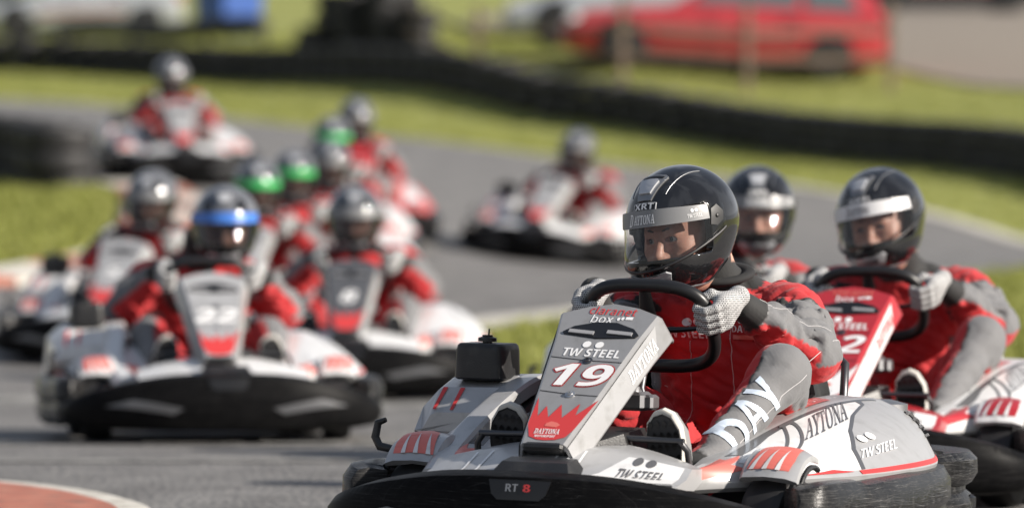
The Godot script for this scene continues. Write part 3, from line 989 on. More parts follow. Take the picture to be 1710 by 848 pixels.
func sweep(path: Array, prof: Array, mirror := false) -> MB:
	# path: [x, z, top y, bottom y]; prof: [out, 0..1 up]
	var c := Curve3D.new()
	var rings := []
	var pts := []
	for i in path.size():
		var n := 6 if i < path.size() - 1 else 1
		for k in n:
			var t := k / 6.0
			var o := []
			for m in 4:
				var p0: float = path[maxi(i - 1, 0)][m]
				var p1: float = path[i][m]
				var p2: float = path[mini(i + 1, path.size() - 1)][m]
				var p3: float = path[mini(i + 2, path.size() - 1)][m]
				o.append(cubic_interpolate(p1, p2, p0, p3, t))
			pts.append(o)
	for i in pts.size():
		var a: Array = pts[maxi(i - 1, 0)]
		var b: Array = pts[mini(i + 1, pts.size() - 1)]
		var t := Vector2(b[0] - a[0], b[1] - a[1]).normalized()
		var n := Vector2(-t.y, t.x)
		var r := PackedVector3Array()
		var e := 1.0
		if i == 0 or i == pts.size() - 1: e = .72
		for s in prof:
			var y: float = lerpf(pts[i][3], pts[i][2], .5 + (s[1] - .5) * e)
			r.append(Vector3(pts[i][0] + n.x * s[0] * e, y, pts[i][1] + n.y * s[0] * e))
		rings.append(r)
	var m := MB.new().loft(rings)
	if mirror: m.mirror_x()
	return m

const FB := [[-.555, .63, .150, .075], [-.562, .70, .160, .065], [-.540, .765, .175, .055], [-.475, .835, .200, .05], [-.36, .900, .228, .048], [-.2, .95, .252, .045], [0, .97, .258, .045], [.2, .95, .252, .045], [.36, .900, .228, .048], [.475, .835, .200, .05], [.540, .765, .175, .055], [.562, .70, .160, .065], [.555, .63, .150, .075]]
func bumper_map(u: float, w: float, off: float) -> Vector3:
	# u: x across the front, w: 0..1 up the face
	var i := 0
	while i < FB.size() - 2 and u > FB[i + 1][0]: i += 1
	i = clampi(i, 2, FB.size() - 4)
	var t: float = (u - FB[i][0]) / (FB[i + 1][0] - FB[i][0])
	var o := []
	for m in range(1, 4): o.append(cubic_interpolate(FB[i][m], FB[i + 1][m], FB[i - 1][m], FB[i + 2][m], t))
	var out := .012 + .020 * sin(PI * w)
	return Vector3(u * (1.0 + (out + off) * .5), lerpf(o[2], o[1], w), o[0] + out + off)

func cached(key: String, f: Callable) -> ArrayMesh:
	if not meshes.has(key): meshes[key] = f.call()
	return meshes[key]

const WC := Vector3(-.004, .572, .145)
const WU := Vector3(0, .829, .559)
const WN := Vector3(0, -.559, .829)
func rim_at(a: float) -> Vector3:
	# superellipse, a = 0 at the driver's left, PI / 2 at the top
	var c := cos(a); var s := sin(a)
	return WC + Vector3(1, 0, 0) * .152 * signf(c) * pow(absf(c), .62) + WU * .118 * signf(s) * pow(absf(s), .62)

func kart(xf: Transform3D, label: String, look: Dictionary) -> Node3D:
	var t := thing("go_kart", label, "go-kart", xf, "")
	var fine: int = look.get("fine", 0)
	var nose_m: Material = M[look.nose]
	# nose panel -------------------------------------------------------------
	var np := part("nose_panel", cached("nose", nose_mesh), nose_m, t)
	var L := NB.distance_to(NT)
	# side faces of the panel in the lighter tone
	for sd in [1.0, -1.0]:
		var b := cached("nose_side%d" % int(sd), func():
			var m := MB.new()
			var q := func(v: float, k: float, off: float) -> Vector3:
				var w := nose_w(v)
				return nose_map(sd * (w + lerpf(.008, .0215, k) + off), v, lerpf(-.009, -.068, k) + off * .5)
			var rows := []
			for i in 9:
				var v := lerpf(.004, L - .055, i / 8.0)
				rows.append(PackedVector3Array([q.call(v, 0.0, .0022), q.call(v, .5, .0022), q.call(v, 1.0, .0022)]))
			for i in 8:
				for j in 2:
					var a: Vector3 = rows[i][j]; var d: Vector3 = rows[i][j + 1]; var e: Vector3 = rows[i + 1][j + 1]; var f: Vector3 = rows[i + 1][j]
					if (e - a).cross(d - a).x * sd > 0: m.quad(a, d, e, f)
					else: m.quad(a, f, e, d)
			return m.mesh(80))
		part("side_face", b, M[look.side], np)
	part("toe_cap", cached("toe_cap", func(): return MB.new().box(nose_map(0, .012, -.020), Vector3(.100, .020, .050), .006, Basis(Vector3.RIGHT, -.35)).mesh()), M.black_plastic, np)
	for v in [.345 * L, .578 * L]:
		part("panel_joint", cached("joint%.3f" % v, func():
			var m := MB.new()
			var w := nose_w(v)
			decal(m, poly_tris([[-w, v + .010], [0, v], [w, v - .004], [w, v - .0015], [0, v + .0025], [-w, v + .0125]]), nose_map, .0009, .02)
			return m.mesh(80)), M.seam, np)
		part("bolt", cached("bolt%.3f" % v, func():
			var n := nose_map(0, 0, 1) - nose_map(0, 0, 0)
			var m := MB.new().lathe(PackedVector2Array([Vector2(.0125, 0), Vector2(.0125, .002), Vector2(.0075, .0035), Vector2(.007, .006), Vector2(.004, .007), Vector2(.0035, .004), Vector2(.001, .004)]), nose_map(.004, v, 0), n, 16)
			return m.mesh(30)), M.bolt if v > .25 else M.washer, np)
	# lamp slot
	var slot := [[-.094, .770 * L], [-.072, .81 * L], [-.02, .842 * L], [.03, .842 * L], [.080, .802 * L], [.098, .762 * L], [.092, .744 * L], [.05, .738 * L], [0, .732 * L], [-.06, .750 * L], [-.088, .757 * L]]
	part("lamp_slot", cached("slot", func(): return plate(slot, nose_map, .0005, .0025)), M.slot_black, np)
	for sx in [-.046, .05]:
		part("lamp_strip", cached("led%.2f" % sx, func(): return plate([[sx - .032, .762 * L], [sx + .032, .750 * L], [sx + .032, .772 * L], [sx - .032, .784 * L]], nose_map, .003, .003)), M.led_lens, np)
	# emblem: a crown of five flames
	var cw := [[-.043, .055 * L], [-.02, .036 * L], [0, .033 * L], [.024, .038 * L], [.046, .058 * L], [.058, .11 * L], [.082, .315 * L], [.044, .205 * L], [.041, .285 * L], [.014, .185 * L], [-.003, .275 * L], [-.020, .185 * L], [-.037, .262 * L], [-.047, .19 * L], [-.068, .318 * L], [-.061, .14 * L]]
	ink("crown_emblem", poly_tris(cw), nose_map, .0012, M[look.crown], np, .05)
	var num: String = look.get("number", "")
	if num != "":
		if fine > 0:
			var ring := PackedVector2Array()
			for k in 8:
				var o := Vector2(cos(TAU * k / 8), sin(TAU * k / 8)) * .0035
				ring.append_array(placed(text_tris(num, "Droid Sans"), .004 + o.x, .478 * L + o.y, .150, .082, .22))
			if look.nose != "panel_red": ink("number_outline", ring, nose_map, .0012, M.ink_red, np)
		ink("number", placed(text_tris(num, "Droid Sans"), .004, .478 * L, .150 if num.length() > 1 else .07, .082, .22), nose_map, .0020, M.ink_white, np)
	if fine > 0:
		var white: Material = M.ink_white
		ink("lettering", placed(text_tris("TW STEEL", "Droid Sans"), .004, .632 * L, .146, .029, 0, -.03), nose_map, .0014, white, np)
		ink("lettering_dot", disc_tris(-.018, .690 * L, .0105, .0120), nose_map, .0014, white, np)
		ink("lettering_dot", disc_tris(.014, .688 * L, .0105, .0120), nose_map, .0014, white, np)
		ink("lettering", placed(text_tris("box", "Droid Sans", false), -.012, .870 * L, .054, .030, 0, -.03), nose_map, .0014, white, np)
		ink("lettering_dot", disc_tris(.028, .872 * L, .004, .006, 10), nose_map, .0014, white, np)
		ink("lettering_dot", disc_tris(.038, .876 * L, .004, .006, 10), nose_map, .0014, white, np)
		ink("lettering_mark", poly_tris([[.045, .868 * L], [.063, .868 * L], [.063, .888 * L], [.045, .888 * L]]), nose_map, .0014, white, np)
		ink("lettering", placed(text_tris("claranet", "Droid Sans", false), .006, .925 * L, .118, .030, 0, -.04), nose_map, .0014, M.ink_red if look.nose != "panel_red" else M.ink_coral, np)
		ink("lettering", placed(text_tris("DAYTONA", "Droid Serif"), -.004, .090 * L, .062, .018), nose_map, .0022, white, np)
		ink("lettering", placed(text_tris("MOTORSPORT", "Droid Sans"), -.004, .058 * L, .050, .008), nose_map, .0022, white, np)
		var kart_mark := [[-.018, .125 * L], [.012, .120 * L], [.020, .135 * L], [.010, .150 * L], [-.006, .158 * L], [-.016, .145 * L]]
		ink("kart_emblem", poly_tris(kart_mark), nose_map, .0020, M.ink_coral, np)
		# name along the panel's side
		var smap := func(u: float, v: float, off: float) -> Vector3:
			var w := nose_w(u)
			var k := .5 - v / .062
			return nose_map(w + lerpf(.008, .0215, k) + off + .0024, u, lerpf(-.009, -.068, k) + off * .5)
		ink("lettering", placed(text_tris("DAYTONA", "Droid Serif"), .375, .0, .140, .034, .15), smap, .0012, white if look.side != "panel_white" else M.ink_red, np)
	# front deck below the nose
	var deck := part("front_deck", cached("deck", func():
		var rings := []
		for i in 17:
			var x := lerpf(-.315, .315, i / 16.0)
			var a := absf(x) / .315
			var zf := .915 - .10 * a * a
			var zb := .60 + .05 * a
			var yb := .318 - .055 * a * a
			rings.append(PackedVector3Array([Vector3(x, .232 - .01 * a, zf), Vector3(x, .243 - .012 * a, zf - .004), Vector3(x, .262 - .02 * a, zf - .06), Vector3(x, lerpf(.27, yb, .7), lerpf(zf, zb, .6)), Vector3(x, yb, zb), Vector3(x, yb - .03, zb), Vector3(x, .215, zb + .05)]))
		return MB.new().loft(rings).mesh(28)), M[look.deck], t)
	var dmap := func(u: float, v: float, off: float) -> Vector3:
		var a := absf(u) / .315
		var zf := .915 - .10 * a * a
		var zb := .60 + .05 * a
		var yb := .318 - .055 * a * a
		var p0 := Vector3(u, .262 - .02 * a, zf - .06)
		var p1 := Vector3(u, lerpf(.27, yb, .7), lerpf(zf, zb, .6))
		var p2 := Vector3(u, .243 - .012 * a, zf - .004)
		var q := p2.lerp(p0, v * 2.0) if v < .5 else p0.lerp(p1, v * 2.0 - 1.0)
		return q + Vector3(0, .85, .52) * off
	if fine > 0:
		ink("white_field", poly_tris([[.10, .1], [.30, .1], [.30, .95], [.17, .95]]), dmap, .0010, M.panel_white, deck, .03)
		ink("lettering", placed(text_tris("TW STEEL", "Droid Sans"), .220, .50, .100, .30), dmap, .0024, M.ink_grey, deck, .02)
		ink("lettering_dot", disc_tris(.198, .86, .011, .11, 12), dmap, .0024, M.ink_grey, deck)
		ink("lettering_dot", disc_tris(.228, .86, .011, .11, 12), dmap, .0024, M.ink_grey, deck)
		for x in [-.22, -.18, .02, .05, .08]:
			ink("flash", poly_tris([[x, .1], [x + .006, .1], [x + .003 - .014 * signf(x), .95], [x - .003 - .014 * signf(x), .95]]), dmap, .0012, M.ink_white, deck, .03)
		part("deck_edge", cached("deckedge", func():
			var pth := PackedVector3Array()
			for i in 13: pth.append(dmap.call(lerpf(-.305, .305, i / 12.0), 0.0, .0) + Vector3(0, -.004, .004))
			return MB.new().tube(pth, .006, 6).mesh(60)), M.black_plastic, deck)
	part("deck_foot", cached("deckfoot", func():
		var rings := []
		for q in [[-.105, .232, .95], [-.08, .276, .90], [.08, .276, .90], [.105, .232, .95]]:
			rings.append(PackedVector3Array([Vector3(q[0], .225, .955), Vector3(q[0], q[1] - .01, q[2] + .012), Vector3(q[0], q[1], q[2]), Vector3(q[0], q[1] + .008, q[2] - .06), Vector3(q[0], .24, .82)]))
		return MB.new().loft(rings).mesh(20)), M.black_plastic, t)
	# front bumper -----------------------------------------------------------
	var fb := part("front_bumper", cached("front_bumper", func(): return sweep(FB, [[-.085, .10], [-.04, .0], [.004, .06], [.024, .24], [.032, .5], [.027, .76], [.012, .94], [-.02, 1.0], [-.07, .97], [-.10, .80]]).mesh(45)), M.bumper_black, t)
	for s in [-1.0, 1.0]:
		part("bumper_flash", cached("bflash%d" % int(s), func(): return plate([[s * .16, .40], [s * .34, .62], [s * .44, .55], [s * .40, .50], [s * .20, .30]] if s > 0 else [[-.20, .30], [-.40, .50], [-.44, .55], [-.34, .62], [-.16, .40]], bumper_map, .0012, .003, .03)), M.panel_grey, fb)
	part("badge_recess", cached("recess", func(): return plate([[-.065, .76], [-.05, .70], [.05, .70], [.065, .76], [.075, .91], [-.075, .91]], bumper_map, .0006, .0025)), M.slot_black, fb)
	if fine > 0:
		ink("badge", placed(text_tris("RT", "Droid Sans"), -.016, .83, .030, .08), bumper_map, .0048, M.ink_silver, fb)
		ink("badge", placed(text_tris("8", "Droid Sans"), .020, .83, .018, .08), bumper_map, .0048, M.ink_red, fb)
	# side pods ----------------------------------------------------------------
	for sd in [1.0, -1.0]:
		var pm := func(z: float, w: float, off: float) -> Vector3:
			var p := pod_map(z, w, off)
			return Vector3(p.x * sd, p.y, p.z)
		var pod := part("side_pod", cached("pod%d" % int(sd), func():
			var b := pod_mesh()
			if sd < 0: b.mirror_x()
			return b.mesh(30)), M[look.pod], t)
		# print on the pod: white field, grey bands, red tip and flames
		part("white_field", cached("pf_white%d" % int(sd), func(): return plate([[.52, .50], [.46, .26], [.30, .10], [.15, .05], [-.16, .045], [-.15, .12], [-.02, .26], [.09, .45], [.17, .68], [.21, .93], [.36, .93], [.46, .85]], pm, .0006, .0006, .03)), M.panel_white, pod)
		part("red_tip", cached("pf_tip%d" % int(sd), func(): return plate([[.655, .1], [.50, .02], [.52, .22], [.47, .24], [.545, .52], [.52, .72], [.655, .9]], pm, .0010, .0006, .03)), M[look.flame], pod)
		part("grey_band", cached("pf_band%d" % int(sd), func(): return plate([[.47, .0], [-.28, .0], [-.28, .035], [.15, .04], [.30, .09], [.46, .24]], pm, .0006, .0006, .03)), M.panel_grey if fine > 0 else M[look.pod], pod)
		part("grey_band", cached("pf_arc%d" % int(sd), func(): return plate([[-.19, .04], [-.165, .13], [-.035, .27], [.075, .46], [.155, .69], [.195, .93], [.21, .93], [.17, .68], [.09, .45], [-.02, .26], [-.15, .12], [-.16, .045]], pm, .0016, .0006, .03)), M.panel_grey, pod)
		part("red_line", cached("pf_line%d" % int(sd), func(): return plate([[.22, .94], [-.34, .94], [-.34, .985], [.22, .985]], pm, .0014, .0006, .03)), M.ink_red, pod)
		part("air_intake", cached("pf_in%d" % int(sd), func(): return plate([[-.345, .30], [-.40, .34], [-.415, .80], [-.36, .86]], pm, .0006, .002, .03)), M.slot_black, pod)
		for k in 4:
			part("intake_slat", cached("pf_sl%d_%d" % [k, int(sd)], func():
				var w0 := .34 + k * .12
				return plate([[-.335, w0], [-.42, w0 + .03], [-.42, w0 + .055], [-.335, w0 + .03]], pm, .003, .006, .03)), M.panel_silver, pod)
		if fine > 0:
			if sd > 0:
				var flip := func(u: float, w: float, off: float) -> Vector3: return pm.call(-u, .5 - w, off)
				ink("lettering", placed(text_tris("D", "Droid Serif", false), -.275, .19, .085, .58, .36), flip, .0030, M.ink_grey, pod, .04)
				ink("lettering", placed(text_tris("AYTONA", "Droid Serif", false), -.070, .300, .25, .31, .46, 0.0, .42), flip, .0030, M.ink_grey, pod, .04)
				ink("lettering", placed(text_tris("TW STEEL", "Droid Sans", false), -.06, -.24, .20, .10, .4, 0.0, .2), flip, .0030, M.ink_white, pod, .04)
				ink("lettering_dot", disc_tris(-.085, -.09, .018, .05, 12), flip, .0030, M.ink_white, pod)
				ink("lettering_dot", disc_tris(-.04, -.08, .018, .05, 12), flip, .0030, M.ink_white, pod)
			ink("red_stroke", poly_tris([[.30, .90], [.40, .95], [.24, .95]]), pm, .0022, M.ink_red, pod)
			# the top of the pod: a red scrawl on the grey deck
			var tmap := func(z: float, k: float, off: float) -> Vector3:
				var q := pod_at(z)
				return Vector3(sd * lerpf(q[1] + .012, q[3] - .014, k), lerpf(q[2], lerpf(q[2], q[4], .9) + .004, k) + off, z)
			ink("red_flash", poly_tris([[.05, .1], [-.16, .1], [-.10, .9], [.12, .9]]), tmap, .0020, M.panel_pale_red, pod, .03)
			var scr := PackedVector2Array()
			for i in 18:
				var z := .03 - .011 * i
				var k := .5 + .25 * sin(i * 1.9)
				var k2 := .5 + .25 * sin((i + 1) * 1.9)
				scr.append_array(poly_tris([[z, k], [z - .011, k2], [z - .011, k2 + .06], [z, k + .06]]))
			ink("signature", scr, tmap, .0032, M.ink_white, pod, .03)
		# wheel cover
		var wc := part("wheel_cover", cached("cover%d" % int(sd), func():
			var rings := []
			for i in 11:
				var a := lerpf(.66, 1.95, i / 10.0)
				var z := .460 + cos(a) * .135
				var y := .148 + sin(a) * .146
				var n := Vector3(0, sin(a), cos(a))
				var r := PackedVector3Array()
				for q in [[.375, .0], [.385, .012], [.44, .018], [.49, .013], [.515, .0], [.517, -.012], [.44, .004], [.38, -.006]]:
					r.append(Vector3(q[0] * sd, y, z) + n * q[1])
				rings.append(r)
			return MB.new().loft(rings).mesh(35)), M[look.pod], t)
		var wmap := func(a: float, x: float, off: float) -> Vector3:
			var bulge := .018 - .010 * pow(absf(x - .44) / .065, 2.0)
			return Vector3(x * sd, .148 + sin(a) * (.146 + bulge + off), .460 + cos(a) * (.135 + bulge + off))
		ink("flame_field", poly_tris([[.80, .392], [.80, .495], [1.05, .500], [1.62, .495], [1.70, .470], [1.45, .41]]), wmap, .0016, M[look.flame], wc, .06)
		for k in 3:
			ink("flame_gap", poly_tris([[.79, .398 + k * .032], [.79, .410 + k * .032], [1.35, .425 + k * .026]]), wmap, .0026, M.panel_white, wc, .06)
		part("cover_edge", cached("cover_edge%d" % int(sd), func():
			var p := PackedVector3Array()
			for i in 11: p.append(wmap.call(lerpf(.66, 1.95, i / 10.0), .517, -.030))
			return MB.new().tube(p, .007, 6).mesh(60)), M.black_plastic, wc)
		# black guards low down
		part("side_guard", cached("guard%d" % int(sd), func(): return sweep([[.545, .655, .228, .07], [.592, .60, .240, .06], [.606, .50, .243, .055], [.610, .38, .240, .055], [.620, .335, .232, .055], [.634, .20, .238, .055], [.634, .0, .242, .055], [.622, -.2, .246, .058], [.585, -.34, .248, .06], [.53, -.42, .248, .07]], [[-.08, .06], [-.02, .0], [.004, .10], [.012, .30], [.004, .44], [.003, .50], [.015, .58], [.014, .82], [-.004, .97], [-.03, 1.0], [-.08, .96]], sd < 0).mesh(40)), M.side_black, t)
		# wheels
		for q in [["front_wheel", .445, .125, .485, .122, .11], ["rear_wheel", .405, .138, -.52, .138, .19]]:
			var w := Node3D.new()
			w.name = q[0]
			w.transform = Transform3D(Basis(Vector3.UP, (-.10 if q[3] > 0 else 0.0) + (0.0 if sd > 0 else PI)), Vector3(q[1] * sd, q[2], q[3]))
			t.add_child(w, true)
			var wm := wheel_mesh(q[0], q[4], q[5], .066)
			part("tyre", wm[0], M.tyre_rubber, w)
			part("rim", wm[1], M.alloy, w)
		# pedal
		part("pedal", cached("pedal%d" % int(sd), func():
			var b := MB.new()
			b.tube(PackedVector3Array([Vector3(sd * .10, .325, .612), Vector3(sd * .255, .322, .612)]), .0075, 10)
			b.tube(PackedVector3Array([Vector3(sd * .245, .322, .612), Vector3(sd * .262, .30, .605), Vector3(sd * .268, .20, .58), Vector3(sd * .26, .08, .58)]), .008, 8)
			b.tube(PackedVector3Array([Vector3(sd * .26, .26, .598), Vector3(sd * .20, .25, .60), Vector3(sd * .14, .25, .60)]), .006, 8)
			return b.mesh(60)), M.dark_steel, t)
	# fuel tank on its cover
	var cov := part("tank_cover", cached("tankcover", func():
		var rings := []
		for q in [[.20, .30, .345, .02], [.15, .26, .405, .006], [.06, .24, .432, .0], [-.08, .24, .432, .0], [-.16, .26, .39, .015]]:
			var k: float = q[3]
			rings.append(PackedVector3Array([Vector3(-.615 + k, q[1], q[0]), Vector3(-.60 + k, q[2] - .05, q[0]), Vector3(-.555, q[2] - .008, q[0]), Vector3(-.54, q[2], q[0]), Vector3(-.385, q[2] + .004, q[0]), Vector3(-.365, q[2] - .008, q[0]), Vector3(-.35, q[1], q[0])]))
		return MB.new().loft(rings).mesh(32)), M[look.pod], t)
	var cm := func(u: float, v: float, off: float) -> Vector3: return Vector3(u, lerpf(.345, .405, v) + off * .6, lerpf(.20, .15, v) + off)
	for x in [-.55, -.505]:
		ink("red_stripe", poly_tris([[x, .1], [x + .008, .1], [x + .022, .98], [x + .010, .98]]), cm, .0025, M.ink_red, cov)
	var tank := part("fuel_tank", cached("tank", func():
		var rings := []
		for q in [[.425, .92], [.43, 1.0], [.495, .97], [.508, .93], [.513, .86]]:
			var r := PackedVector3Array()
			for i in 16:
				var a := TAU * (i + .5) / 16
				r.append(Vector3(-.458 + .066 * q[1] * signf(cos(a)) * pow(absf(cos(a)), .38), q[0], .075 + .075 * q[1] * signf(sin(a)) * pow(absf(sin(a)), .38)))
			rings.append(r)
		return MB.new().loft(rings).mesh(38)), M.black_plastic, t)
	part("filler_cap", cached("filler", func():
		var b := MB.new().lathe(PackedVector2Array([Vector2(.012, 0), Vector2(.012, .005), Vector2(.023, .005), Vector2(.023, .014), Vector2(.013, .017), Vector2(.013, .021), Vector2(.002, .021)]), Vector3(-.458, .512, .08), Vector3.UP, 18)
		b.tube(PackedVector3Array([Vector3(-.455, .53, .08), Vector3(-.454, .548, .08)]), .0022, 6)
		return b.mesh(30)), M.black_plastic, tank)
	var fair := part("fairing", cached("fairing", func():
		var rings := []
		var P := [[-.345, .436, -.06], [-.345, .440, .04], [-.35, .425, .14], [-.36, .385, .26], [-.375, .330, .38], [-.372, .285, .50], [-.355, .255, .60], [-.345, .236, .66]]
		for i in 22:
			var k := i / 3.0
			var j := mini(int(k), 6)
			var q := []
			for m in 3: q.append(cubic_interpolate(P[j][m], P[j + 1][m], P[maxi(j - 1, 0)][m], P[mini(j + 2, 7)][m], k - j))
			rings.append(PackedVector3Array([Vector3(q[0] - .045, q[1] - .025, q[2]), Vector3(q[0] - .030, q[1] - .004, q[2]), Vector3(q[0] - .02, q[1], q[2]), Vector3(q[0] + .026, q[1] + .002, q[2]), Vector3(q[0] + .033, q[1] - .006, q[2]), Vector3(q[0] + .034, q[1] - .035, q[2]), Vector3(q[0] - .04, q[1] - .05, q[2])]))
		return MB.new().loft(rings).mesh(32)), M[look.pod], t)
	part("inner_wall", cached("inner_wall", func():
		var rings := []
		for q in [[.435, -.06], [.425, .10], [.375, .26], [.315, .38], [.275, .50], [.232, .64]]:
			rings.append(PackedVector3Array([Vector3(-.312, q[0] - .036, q[1]), Vector3(-.300, q[0] - .05, q[1]), Vector3(-.292, .12, q[1]), Vector3(-.33, .12, q[1]), Vector3(-.33, q[0] - .036, q[1])]))
		return MB.new().loft(rings).mesh(30)), M.black_plastic, fair)
	part("side_hook", cached("hook", func(): return MB.new().tube(PackedVector3Array([Vector3(-.53, .24, .40), Vector3(-.565, .262, .40), Vector3(-.60, .268, .40), Vector3(-.612, .29, .40), Vector3(-.605, .325, .40), Vector3(-.585, .332, .40)]), [.009, .010, .011, .011, .010, .006], 8).mesh(60)), M.black_plastic, t)
	# rear guard, seat, engine, chassis -------------------------------------------
	part("rear_guard", cached("rear_guard", func():
		var P := [[.46, -.40, .255, .09], [.535, -.52, .262, .075], [.54, -.66, .262, .07], [.47, -.82, .262, .07], [.30, -.92, .262, .07], [0, -.945, .262, .07], [-.30, -.92, .262, .07], [-.47, -.82, .262, .07], [-.54, -.66, .262, .07], [-.535, -.52, .262, .075], [-.46, -.40, .255, .09]]
		return sweep(P, [[-.07, .05], [-.01, .0], [.016, .12], [.020, .32], [.010, .44], [-.004, .49], [-.004, .55], [.012, .60], [.026, .72], [.024, .90], [.004, 1.0], [-.06, .96]]).mesh(40)), M.side_black, t)
	for sd in [1.0, -1.0]:
		part("guard_slot", cached("gslot%d" % int(sd), func(): return MB.new().box(Vector3(sd * .552, .135, -.66), Vector3(.02, .04, .05), .008).mesh()), M.slot_black, t)
	part("seat", cached("seat", func():
		var rings := []
		for q in [[.07, .10, -.10], [.075, .19, -.16], [.13, .225, -.30], [.25, .235, -.475], [.40, .235, -.555], [.50, .20, -.585], [.52, .13, -.59]]:
			var r := PackedVector3Array()
			var w: float = q[1]
			var dz: float = .26 * clampf((q[0] - .07) / .18, .15, 1.0) * (1.0 if q[0] < .4 else .7)
			for s in [[-1, 1], [-1.02, .45], [-.86, .06], [-.45, -.03], [0, -.05], [.45, -.03], [.86, .06], [1.02, .45], [1, 1], [.95, 1], [.96, .45], [.80, .12], [.42, .03], [0, .02], [-.42, .03], [-.80, .12], [-.96, .45], [-.95, 1]]:
				r.append(Vector3(s[0] * w, q[0] + (.10 * s[1] if q[0] < .3 else 0.0), q[2] + s[1] * dz))
			rings.append(r)
		return MB.new().loft(rings).mesh(40)), M.black_plastic, t)
	for s in [-1, 1]:
		part("seat_frame", cached("seat_frame%d" % s, func():
			var b := MB.new()
			b.tube(PackedVector3Array([Vector3(s * .262, .06, -.50), Vector3(s * .265, .36, -.50), Vector3(s * .25, .47, -.555), Vector3(s * .16, .53, -.615)]), .011, 8)
			return b.mesh(60)), M.dark_steel, t)
	part("engine", cached("engine", func():
		var b := MB.new().box(Vector3(.30, .20, -.72), Vector3(.18, .18, .2), .02)
		b.lathe(PackedVector2Array([Vector2(.05, 0), Vector2(.06, .01), Vector2(.06, .03), Vector2(.045, .035), Vector2(.06, .04), Vector2(.06, .06), Vector2(.045, .065), Vector2(.06, .07), Vector2(.06, .09), Vector2(.02, .10)]), Vector3(.30, .28, -.72), Vector3.UP, 16)
		return b.mesh(30)), M.alloy, t)
	part("floor_tray", cached("tray", func(): return MB.new().box(Vector3(0, .062, .15), Vector3(.54, .012, 1.25), .004).mesh()), M.floor_tray, t)
	part("chassis", cached("chassis", func():
		var b := MB.new()
		for s in [-1, 1]:
			b.tube(PackedVector3Array([Vector3(s * .22, .07, .88), Vector3(s * .26, .075, .6), Vector3(s * .30, .075, .1), Vector3(s * .30, .075, -.4), Vector3(s * .26, .09, -.88)]), .015, 8)
			b.tube(PackedVector3Array([Vector3(s * .26, .125, .485), Vector3(s * .40, .125, .485)]), .014, 8)
			b.tube(PackedVector3Array([Vector3(s * .28, .13, .12), Vector3(s * .56, .15, .12)]), .011, 8)
			b.tube(PackedVector3Array([Vector3(s * .20, .13, .86), Vector3(s * .20, .24, .93)]), .011, 8)
		b.tube(PackedVector3Array([Vector3(-.40, .138, -.52), Vector3(.40, .138, -.52)]), .016, 10)
		b.tube(PackedVector3Array([Vector3(-.26, .09, -.86), Vector3(.26, .09, -.86)]), .014, 8)
		return b.mesh(60)), M.dark_steel, t)
	part("column_cover", cached("colcover", func():
		var rings := []
		for q in [[.70, .05, .31], [.63, .12, .335], [.50, .125, .345], [.44, .10, .33]]:
			var r := PackedVector3Array()
			for s in [[-1, .2], [-1, .285], [-.85, 1], [.85, 1], [1, .285], [1, .2]]: r.append(Vector3(s[0] * q[1] + .01, q[2] if s[1] == 1 else float(s[1]), q[0]))
			rings.append(r)
		return MB.new().loft(rings).mesh(25)), M.black_plastic, t)
	part("column_bracket", cached("colbr", func():
		var b := MB.new().box(Vector3(.035, .402, .40), Vector3(.10, .045, .07), .008)
		b.box(Vector3(.09, .40, .40), Vector3(.03, .036, .05), .006)
		b.lathe(PackedVector2Array([Vector2(.011, 0), Vector2(.011, .012), Vector2(.002, .014)]), Vector3(.055, .424, .41), Vector3.UP, 12)
		return b.mesh(30)), M.alloy, t)
	part("steering_column", cached("column", func():
		var b := MB.new().tube(PackedVector3Array([WC - WN * .0, WC + WN * .10, Vector3(.0, .37, .47), Vector3(0, .16, .66)]), .0125, 10)
		b.tube(PackedVector3Array([Vector3(.055, .50, .34), Vector3(.062, .43, .39), Vector3(.075, .40, .40)]), .009, 8)
		return b.mesh(60)), M.steel, t)
	var sw := Node3D.new()
	sw.name = "steering_wheel"
	t.add_child(sw)
	part("rim", cached("wheelrim", func():
		var p := PackedVector3Array()
		for i in 56: p.append(rim_at(TAU * i / 56))
		return MB.new().tube(p, .0165, 12, true).mesh(70)), M.wheel_grip, sw)
	part("spokes", cached("spokes", func():
		var b := MB.new()
		for a in [.0, PI * .5, PI]:
			var p := rim_at(a)
			var m := (p + WC) * .5 + WN * .012
			var dir := (p - WC)
			b.tube(PackedVector3Array([WC + WN * .02, m, p]), [.026, .020, .013], 8, false, .35)
		b.lathe(PackedVector2Array([Vector2(.034, 0), Vector2(.034, .014), Vector2(.022, .026), Vector2(.022, .06)]), WC + WN * .008, WN, 16)
		return b.mesh(50)), M.wheel_grip, sw)
	return t

# ---------------------------------------------------------------- helmet
func ell(p: Vector3, r: Vector3) -> float:
	var k0 := (p / r).length()
	var k1 := (p / (r * r)).length()
	return k0 * (k0 - 1.0) / maxf(k1, 1e-5)
func helm_out(p: Vector3) -> float:
	var a := ell(p - Vector3(0, .020, -.022), Vector3(.128, .134, .158))
	var b := ell(p - Vector3(0, -.068, .030), Vector3(.107, .086, .141))
	var k := .05
	var h := k - absf(a - b)
	var d := minf(a, b)
	if h > 0.0: d -= h * h / k * .25
	return d
func helm_low(z: float) -> float:
	return -.139 - .28 * minf(z + .02, 0.0)
func helm_d(p: Vector3) -> float:
	var o := helm_out(p)
	var d := maxf(o, -(o + .020))
	d = maxf(d, (helm_low(p.z) - p.y) * .95)
	var q := Vector2(maxf(absf(p.y + .003) - .047, 0.0), maxf(.040 - p.z, 0.0)).length() - .012
	return maxf(d, -q)
func ray_out(dir: Vector3, off: float) -> Vector3:
	var lo := .06
	var hi := .24
	for i in 22:
		var m := (lo + hi) * .5
		if helm_out(dir * m) < off: lo = m
		else: hi = m
	return dir * lo
